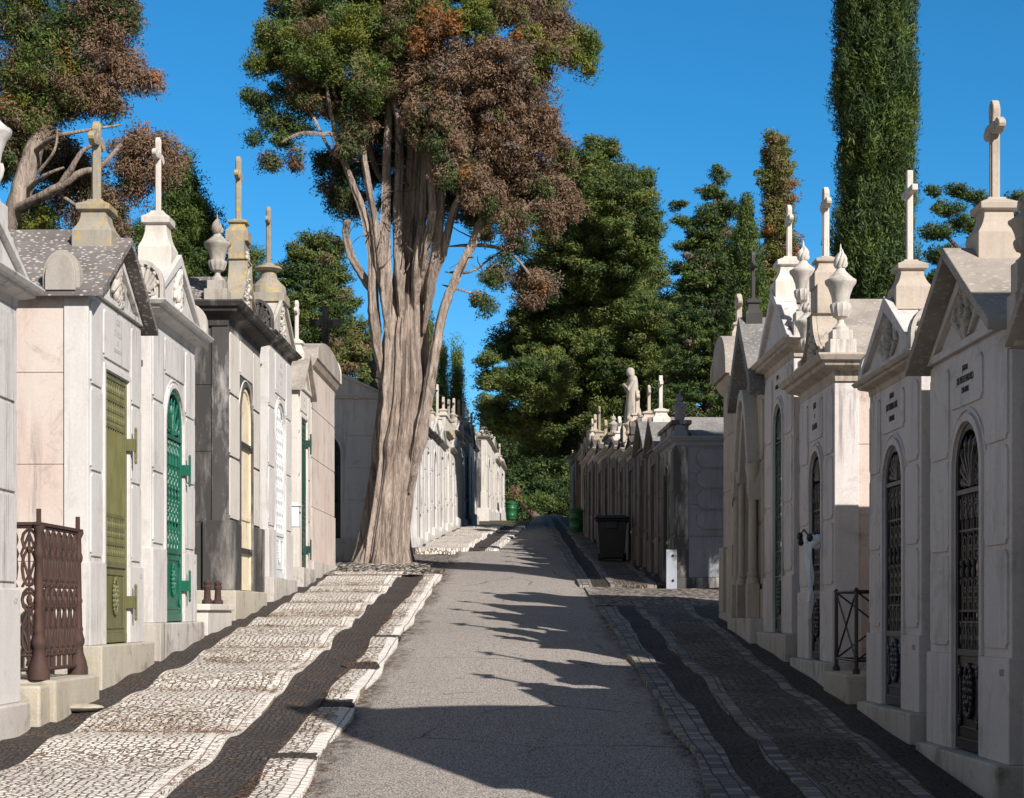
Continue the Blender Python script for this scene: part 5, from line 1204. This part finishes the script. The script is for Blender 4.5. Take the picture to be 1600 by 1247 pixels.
lobes=[
 lob(495,85,62,62,GR,.3,-.9), lob(455,75,45,50,DK,.3,-.3), lob(545,60,45,60,{'lime':3,'green':4,'dark':2},.3,-.6), lob(425,60,28,34,GR,.5,-.4), lob(418,95,16,22,LI,.5,-.5), lob(470,150,48,40,{'brown':4,'green':3,'dark':2},-.1,-.5), lob(520,150,45,50,{'brown':4,'dark':4,'olive':1},-.2,0),
 lob(410,165,22,22,{'green':4,'dark':3,'brown':2},.1,-.5), lob(432,190,26,20,{'dark':4,'green':2,'brown':1},.0,-.5), lob(420,250,17,22,{'dark':5,'brown':3},-.4,-.6), lob(460,252,9,22,{'brown':5,'dark':2},-.8,-.6), lob(440,222,22,10,DK,-.2,-.6), lob(465,200,26,14,DK,0,-.4),
 lob(530,280,38,52,{'dark':7,'brown':2},-.2,.7), lob(548,320,28,34,{'dark':5,'brown':3},-.4,.6), lob(505,250,18,26,{'dark':6,'brown':1},-.1,.6),
 lob(590,70,50,55,{'dark':5,'green':3,'olive':2},.3,.1), lob(600,140,40,60,{'dark':6,'brown':2,'green':1},.1,.5), lob(560,170,40,55,{'dark':5,'brown':3,'green':1},-.1,.4), lob(560,40,50,40,GR,.3,-.5), lob(640,60,50,40,{'dark':4,'green':3,'brown':2},.2,-.2), lob(660,20,50,40,{'green':4,'olive':3,'brown':3},.3,-.9), lob(700,210,40,44,BR,-.6,-1.0), lob(660,130,30,44,{'brown':6,'dark':3},-.6,-1.0), lob(720,240,36,34,{'brown':6,'dark':3},-.6,-.8), lob(800,210,50,44,BR,-.5,-.6), lob(860,230,34,36,BR,-.5,-.4), lob(480,15,75,40,DK,.3,0), lob(580,10,60,40,DK,.3,.6), lob(650,20,70,60,DK,.3,1.2), lob(650,140,70,90,{'dark':5,'brown':3},0,1.5), lob(600,230,60,80,{'dark':7,'brown':3},-.2,1.4), lob(690,270,60,90,{'dark':6,'brown':5},-.2,1.4), lob(640,310,50,50,{'dark':6,'brown':3},-.3,1.5),
 lob(690,40,36,30,OR,.2,-1.4), lob(655,65,20,24,{'orange':4,'brown':4,'olive':1},0,-1.3), lob(745,35,42,36,LI,.3,-1.3), lob(780,15,50,34,{'brown':4,'lime':3,'green':2},.3,-1),
 lob(720,110,60,55,BR,-.4,-1.2), lob(790,110,66,60,BR,-.4,-1.1), lob(840,85,44,46,{'lime':4,'brown':4,'green':2},0,-.9), lob(690,160,36,40,BR,-.6,-1.3), lob(750,180,62,50,BR,-.6,-1.0), lob(820,170,56,50,BR,-.5,-.7), lob(850,200,30,30,BR,-.5,-.4), lob(845,40,55,40,BR,.1,-.5), lob(840,0,50,40,{'brown':6,'green':2},.2,-.2),
 lob(890,85,34,26,{'lime':4,'green':4,'brown':1},.3,-.6), lob(925,75,20,28,{'green':5,'lime':2},.5,-.5), lob(920,110,14,18,{'lime':3,'green':3},.3,-.5), lob(895,60,26,24,GR,.3,-.2),
 lob(770,235,46,40,BR,-.6,-.7), lob(820,245,34,36,{'brown':6,'dark':2},-.5,-.3), lob(780,285,50,36,{'brown':5,'dark':3},-.6,0), lob(838,290,44,38,{'brown':6,'dark':1,'green':1},-.4,-.3), lob(875,300,28,30,BR,-.5,-.3), lob(850,330,30,28,BR,-.6,-.4), lob(815,330,30,30,{'brown':5,'dark':2},-.6,-.2), lob(740,330,36,36,{'dark':5,'brown':3},-.4,.9), lob(705,255,34,40,{'brown':7,'dark':3},-.8,-1.5), lob(735,285,34,40,{'brown':7,'dark':2,'orange':.4},-.8,-1.4), lob(690,215,30,44,{'brown':7,'dark':3},-.8,-1.5), lob(650,190,18,44,{'brown':6,'dark':4},-.8,-1.2), lob(760,310,34,36,{'brown':6,'dark':3},-.8,-1.0), lob(580,130,34,50,{'green':4,'olive':3,'brown':2,'dark':2},.2,-1.1), lob(560,190,26,34,{'brown':4,'dark':4},-.6,-.9), lob(620,60,34,50,{'green':3,'brown':4,'dark':2},.1,-1.0), lob(610,120,22,40,{'brown':4,'dark':4},-.4,-.9), lob(540,230,22,24,{'dark':4,'brown':4},-.6,-.9), lob(800,345,30,30,{'brown':6,'dark':3},-.7,-.7), lob(390,150,10,12,{'green':4,'dark':4},.3,-.5), lob(398,215,10,12,{'dark':5,'green':2},.0,-.5), lob(400,100,12,20,{'green':4,'lime':2},.5,-.5), lob(865,335,34,30,{'brown':6,'dark':2},-.5,-.2), lob(810,310,40,34,{'brown':5,'dark':3},-.6,.1), lob(895,320,20,22,{'brown':5,'green':2},-.4,-.2), lob(770,330,40,34,{'brown':4,'dark':4},-.5,.5), lob(880,260,22,26,{'green':5,'brown':2},.2,-.2), lob(760,365,22,18,{'dark':4,'brown':3},-.5,.2),
 lob(800,385,26,16,{'dark':5,'brown':2},-.3,-.4), lob(775,430,26,14,{'dark':5,'brown':2},-.5,-.5), lob(772,445,12,14,{'dark':5,'brown':2},-.6,-.5), lob(750,468,16,14,{'dark':4,'brown':3},-.6,-.5), lob(762,480,10,10,{'dark':4,'brown':2},-.6,-.5), lob(790,410,14,10,DK,-.3,-.4),
 lob(845,445,34,22,BR,-.6,-.4), lob(830,470,22,16,BR,-.7,-.4), lob(700,-40,150,40,{'brown':4,'dark':3,'green':3},.2,0), lob(520,-40,90,40,DK,.3,0), lob(700,-90,120,60,DK,.3,0,40)]
foliage('crown',bt,lobes,dict(green=1,lime=1,dark=1,olive=1,brown=1,orange=1,grey=1),.062,.022,.19,260,31,.2,.8,1.25,.85)

def tree(label, Y, px_base, lobes, mats, L, Wd, cr, per, seed, up=.35, trunk=None, cover=1., flat=.75, name='cypress_tree', bark='bark2', group=None):
    X=(px_base-800)/2600*Y; z0=Gs(Y)-.25; o=empty(name,(X,Y,z0),0,label,'tree',group); org=np.array([X,Y,z0])
    def C(x,y,rx,ry,wt=None,dr=None,dy=0.,dz=None):
        c=np.array(W(x,y,Y+dy))-org; f=Y/2600; return (c[0],c[1],c[2],rx*f,(dz or rx)*f,ry*f,wt,up if dr is None else dr)
    LB=[C(*l) for l in lobes]
    b=MB()
    for k,(tr,r0,r1) in enumerate(trunk or []):
        limb(b,[tuple(np.array(W(x,y,Y+d))-org) for x,y,d in tr],r0,r1,10,seed+k,6,.06,4,.06)
    if not trunk:
        tops=max(LB,key=lambda l:l[2]+l[5]); limb(b,[(0,0,0),(tops[0]*.5,tops[1]*.5,tops[2]*.5),(tops[0],tops[1],tops[2])],.22,.05,10,seed,6,.06,4,.06)
    b.build('trunk',M[bark],o,0,70)
    foliage('crown',o,LB,mats,L,Wd,cr,per,seed,up,.8,cover,flat); return o
def column(xc, y_top, y_bot, hwid, n, seed, taper=.7, jit=.12, wt=None):
    """stacked overlapping lobes for a columnar crown"""
    r=random.Random(seed); out=[]
    for k in range(n):
        u=(k+.5)/n; y=y_bot+(y_top-y_bot)*u
        w_=hwid*min(1,((1-u)/(1-taper))**.6 if u>taper else 1)*(1 if u>.12 else .9)
        out.append((xc+r.uniform(-jit,jit)*hwid,y,w_*r.uniform(.9,1.06),abs(y_bot-y_top)/n*1.35,wt,None,r.uniform(-.2,.2)))
    return out
# tall dark columnar cypress behind the right row
tree('tall dense columnar cypress rising out of the picture behind the right row',22.4,1368,column(1368,-130,560,70,13,1,.86,.05),{'green':4,'dark':6},.075,.016,.10,110,41,1.6,cover=2.1,flat=2.2)
# big spreading cypress on the right of the lane
r7=random.Random(3)
L2=[(905,265,40,42),(945,240,26,32),(930,225,12,20),(895,245,18,20),(990,300,40,50),(1010,360,28,60,{'green':3,'dark':4}),(960,320,60,60),(915,330,45,50),(880,380,45,40),(940,400,70,60),(1000,430,45,60),(850,430,40,40,{'olive':3,'green':3,'brown':1}),(900,460,60,55),(970,480,70,60),(830,490,45,40),(1020,500,40,50),(870,540,70,50),(800,540,40,35),(945,560,75,60),(1025,570,45,50),(780,590,35,30),(830,600,55,45),(900,620,65,50),(980,610,60,45),(1055,540,36,46),(1050,600,40,40),(770,630,26,20),(800,660,45,30),(860,670,55,40),(930,660,45,40),(1005,640,45,26),(840,620,20,20),(760,560,18,14),(765,600,20,12),(757,650,16,12),(855,700,40,30,{'dark':5,'green':2}),(905,690,30,26,{'dark':5,'green':2}),(845,365,18,22,{'green':5}),(1045,480,24,30),(820,440,22,30,{'brown':4,'olive':2})]
L2+=[(935,300,60,60),(890,440,70,60),(960,540,80,70),(850,600,60,50),(920,560,80,70),(960,660,60,40),(1000,560,60,60),(905,350,50,50),(985,400,50,60),(830,545,40,36),(870,490,50,44)]
L2=[tuple(list(l)+[None]*(5-len(l))+[.15,r7.uniform(-2.5,2.0)*(0 if l[2]<28 else 1)]) for l in L2]
tree('big dark olive cypress spreading over the right side of the lane',49.5,918,L2,{'olive':5,'green':5,'dark':4,'lime':.4},.095,.036,.27,240,42,.15,[([(918,832,0),(916,760,0),(918,700,0),(930,600,0),(935,450,0),(940,300,0)],.42,.08),([(922,680,0),(980,600,.5),(1030,540,0)],.2,.05),],1.45,.65)
# second tier to the right of it
L3=[(1122,272,18,16),(1110,300,28,16),(1130,330,38,22),(1060,320,14,10),(1075,345,26,12),(1095,370,40,22),(1130,385,45,30),(1065,385,16,10),(1080,420,34,20),(1110,450,50,40),(1090,500,45,50),(1115,560,50,60),(1080,610,45,50),(1130,640,50,50)]
L3+=[(1115,345,34,24),(1100,405,46,30),(1120,430,50,40),(1085,455,44,34),(1130,480,50,50),(1070,520,40,40),(1100,570,50,50),(1065,570,34,40),(1055,640,40,40),(1140,540,50,60)]
L3=[tuple(list(l)+[None,.1]) for l in L3]
tree('ragged dark cedar with bare gaps between the big cypress and the pointed one',42,1110,L3,{'dark':6,'green':3,'grey':.8},.085,.030,.20,170,43,.1,[([(1110,800,0),(1112,500,0),(1118,280,0)],.25,.03)],.95,.55,name='cedar_tree')
tree('pointed bright green cypress before the brown-topped column tree',38,1165,[(1166,322,7,18,None,1.1),(1166,345,13,24,None,1.1),(1166,375,20,30,None,1.1),(1165,410,28,36,None,1.1),(1167,450,36,40,None,1.1),(1165,495,44,46,None,1.1),(1163,545,50,50,None,1.1),(1168,595,54,50,None,1.1),(1168,650,54,50,None,1.1)],{'green':6,'dark':4},.075,.024,.15,140,44,1.2,cover=1.8,flat=1.4)
tree('slim round-topped column tree, half brown and ivy-like, behind the right row',45,1215,column(1213,218,480,30,10,6,.9,.14,{'olive':5,'lime':2,'brown':3,'orange':.6})+[(1228,390,26,40,{'brown':3,'olive':3,'orange':.3}),(1235,430,20,34,{'brown':4,'grey':2,'orange':.3}),(1222,460,34,40,{'brown':4,'grey':2,'olive':2})],{'olive':4,'lime':2,'brown':4,'grey':2,'orange':.3},.080,.030,.19,170,45,.2,cover=1.35,name='column_tree')
L6=[(1500,300,24,16),(1530,310,20,14),(1480,330,30,14),(1570,325,26,14),(1600,340,24,14),(1465,365,28,14),(1510,350,36,22),(1545,370,34,22),(1590,385,30,14),(1475,400,32,18),(1520,410,36,26),(1575,420,34,22),(1460,435,24,16),(1490,450,36,22),(1550,460,44,30),(1610,460,40,30),(1460,300,10,8),(1590,305,12,8),(1500,500,60,40),(1600,520,60,40)]
tree('broad dark pine with tufted open boughs behind the rightmost crosses',32,1525,[tuple(list(l)+[None,.5]) for l in L6],{'dark':6,'green':3,'olive':1},.075,.022,.17,180,46,.5,[([(1530,800,0),(1528,500,0),(1525,320,0)],.2,.04),([(1528,430,0),(1490,380,0),(1465,365,0)],.07,.02),([(1528,420,0),(1570,370,0),(1595,345,0)],.07,.02)],.85,.55,name='pine_tree')
# left trees
L7=[(30,40,70,60),(60,110,70,50),(20,150,60,60),(110,60,60,60,{'dark':5,'green':4,'brown':1}),(20,-40,110,60),(150,20,60,50,{'brown':6,'dark':3}),(190,20,36,40,{'brown':5,'dark':3}),(170,80,50,45,{'brown':8,'grey':2}),(190,110,36,40,{'brown':8,'grey':2,'orange':.3}),(235,125,20,20,{'orange':4,'brown':5}),(210,120,30,22,{'brown':6,'orange':.3}),(140,140,50,40,{'brown':7,'green':2}),(90,150,55,45,{'brown':4,'green':4}),(40,200,60,40,{'brown':5,'green':3}),(130,110,26,20,{'green':6}),(120,160,30,20,{'green':6,'brown':2}),(170,170,30,22,{'brown':6,'dark':2}),(10,240,50,50,{'brown':4,'dark':5}),(80,250,70,60,{'brown':4,'dark':4,'grey':2},-.5,1.5),(130,300,60,60,{'brown':5,'dark':4,'grey':2},-.5,1.5),(60,330,50,40,{'dark':5,'brown':3},-.4,1.5),(215,230,45,32,{'brown':7,'orange':.4}),(250,240,36,34,{'brown':7,'orange':.3}),(205,260,36,36,{'brown':7,'orange':.4}),(240,280,36,36,{'brown':7,'dark':2}),(210,300,26,26,{'brown':6,'dark':2}),(265,270,20,26,{'brown':6}),(50,350,20,14,{'lime':3,'green':4},.3,-.5),(75,345,16,14,{'lime':3,'green':4},.3,-.5),(175,330,30,50,{'brown':5,'dark':2},-.7),(180,370,20,34,{'brown':5,'dark':2},-.7),(150,-60,80,50,{'dark':5,'brown':2})]
L7=[tuple(list(l)+[None]*(5-len(l))+([-.25] if len(l)<6 else [])) if len(l)<7 else l for l in L7]
tree('large half-dead cypress over the left row with bare curving boughs and brown foliage',25,20,L7,{'green':4,'dark':4,'brown':2,'orange':1,'grey':1,'lime':1},.058,.019,.17,200,47,-.25,
 [([(-10,560,0),(10,420,0),(30,320,-.3),(52,240,-.3),(70,190,0),(90,90,0)],.24,.08),([(22,330,-.3),(60,310,-.8),(95,290,-1),(125,270,-1),(155,262,-1),(190,225,-1)],.09,.03),([(95,290,-1),(112,262,-1.1),(130,235,-1.1),(160,222,-1.1)],.06,.02),([(40,300,-.3),(70,275,-.9),(100,262,-1)],.05,.015),([(95,305,-.8),(130,330,-.9),(140,350,-.9)],.03,.01),([(52,240,-.3),(85,215,-.8),(130,205,-.9),(190,195,-.9)],.05,.015),([(60,270,-.8),(85,235,-1),(90,200,-1)],.03,.012)],1.3,1.0,bark='bark')
L8=[(285,255,14,20),(290,285,26,24),(300,320,34,26),(270,310,24,30),(310,350,40,30),(260,350,30,40),(225,370,34,30),(290,380,50,40),(330,360,22,24),(335,400,24,30),(260,410,60,40),(310,430,60,40)]
tree('green conical cypress behind the second cross of the left row',33,285,[tuple(list(l)+[None,.7]) for l in L8],{'green':7,'dark':3,'lime':.6},.070,.023,.19,200,48,.7,cover=1.4,flat=1.)
tree('small green tree peeping between the two left crosses',40,395,[(395,400,22,24,None,.5),(388,430,24,30,None,.5),(410,440,22,30,None,.5),(400,480,40,40,None,.5)],{'green':7,'dark':3},.085,.026,.3,260,49,.5)
L10=[(500,378,30,18),(465,395,26,22),(525,395,22,24),(490,420,48,30),(450,430,24,28),(530,430,20,24),(500,460,50,34),(460,480,40,34),(530,480,34,30),(500,520,54,40),(555,520,26,26),(575,530,14,18),(570,555,24,24),(540,560,44,40),(490,570,60,40),(580,585,22,30),(450,530,40,40),(590,610,30,30)]
tree('dark green broad cypress behind the left chapel with a brown streak',42,505,[tuple(list(l)+[({'olive':5,'brown':2,'green':2} if l[0] in(540,555,570) else None),.3]) for l in L10],{'dark':5,'green':4,'olive':2,'brown':.6},.085,.029,.24,220,50,.3,[([(505,800,0),(508,560,0),(505,390,0)],.22,.05)],1.3,.65)
for k,(xp,yt,Yk,hw_,lb) in enumerate(((668,495,50,16,'bright yellow-green columnar cypress right behind the big trunk'),(690,542,57,15,'slim pointed dark cypress, left one of the far pair of columns'),(714,548,59,18,'slim pointed cypress, right one of the far pair of columns'))):
    tree(lb,Yk,xp,column(xp,yt,740,hw_,8,60+k,.3,.05),{'green':6,'lime':2 if k!=1 else .2,'dark':2+3*(k==1)},.10,.028,.25,220,60+k,1.0,cover=1.2,flat=1.3)
LF_=[(770,805,26,16),(800,808,30,16),(835,806,30,16),(870,806,30,16),(900,806,26,16),(790,690,30,30),(815,705,30,30),(840,715,30,30),(775,750,30,30),(850,760,30,30),(745,760,24,24),(895,770,30,30),(820,770,40,26),(765,730,30,40),(770,780,26,20),(785,765,30,30),(815,790,40,20),(875,785,40,24),(900,790,30,24),(740,720,24,30),(800,720,36,40),(830,745,40,36),(860,700,40,60),(880,745,24,40),(800,780,20,18,{'olive':3,'brown':2}),(830,785,26,18),(855,790,26,16),(780,700,20,30),(840,660,40,40),(900,650,40,50),(900,720,30,50),(870,600,50,60)]
tree('dark bushy tree closing the far end of the lane',82,835,[tuple(list(l)+[None]*(5-len(l))+[.2]) for l in LF_],{'dark':9,'green':1},.17,.06,.60,420,66,.2,cover=1.3)
LB_=[(845,778,16,16),(858,785,14,12),(832,790,12,10),(806,775,12,14,{'olive':3,'brown':3})]
tree('low green bush at the end of the lane behind the green barrel',70,845,[tuple(list(l)+[None]*(5-len(l))+[.4]) for l in LB_],{'green':5,'lime':1,'dark':3},.11,.045,.30,240,67,.4,name='bush')
# dead sprays and dust dropped along the road edges and round the big tree
def rk_(X,Y): return np.clip(np.exp(-((np.abs(X+.02)-1.16)/.10)**2)+.9*np.exp(-(((X+1.5)/.9)**2+((Y-31)/2.0)**2))+.03,0,1)*(.35+.65*np.sin(1.7*Y+2*X)**2)
tag(scatter('dead_sprays', M['needles'], 7000, 9, 36, -2.2, 1.4, .07, .004, rk_, lambda X,Y: G(Y)+.035*np.sin(math.pi*np.clip((X+1.24)/2.44,0,1))-.018),
    'brown dead cypress sprays lying along the road edges and by the big trunk','needles')
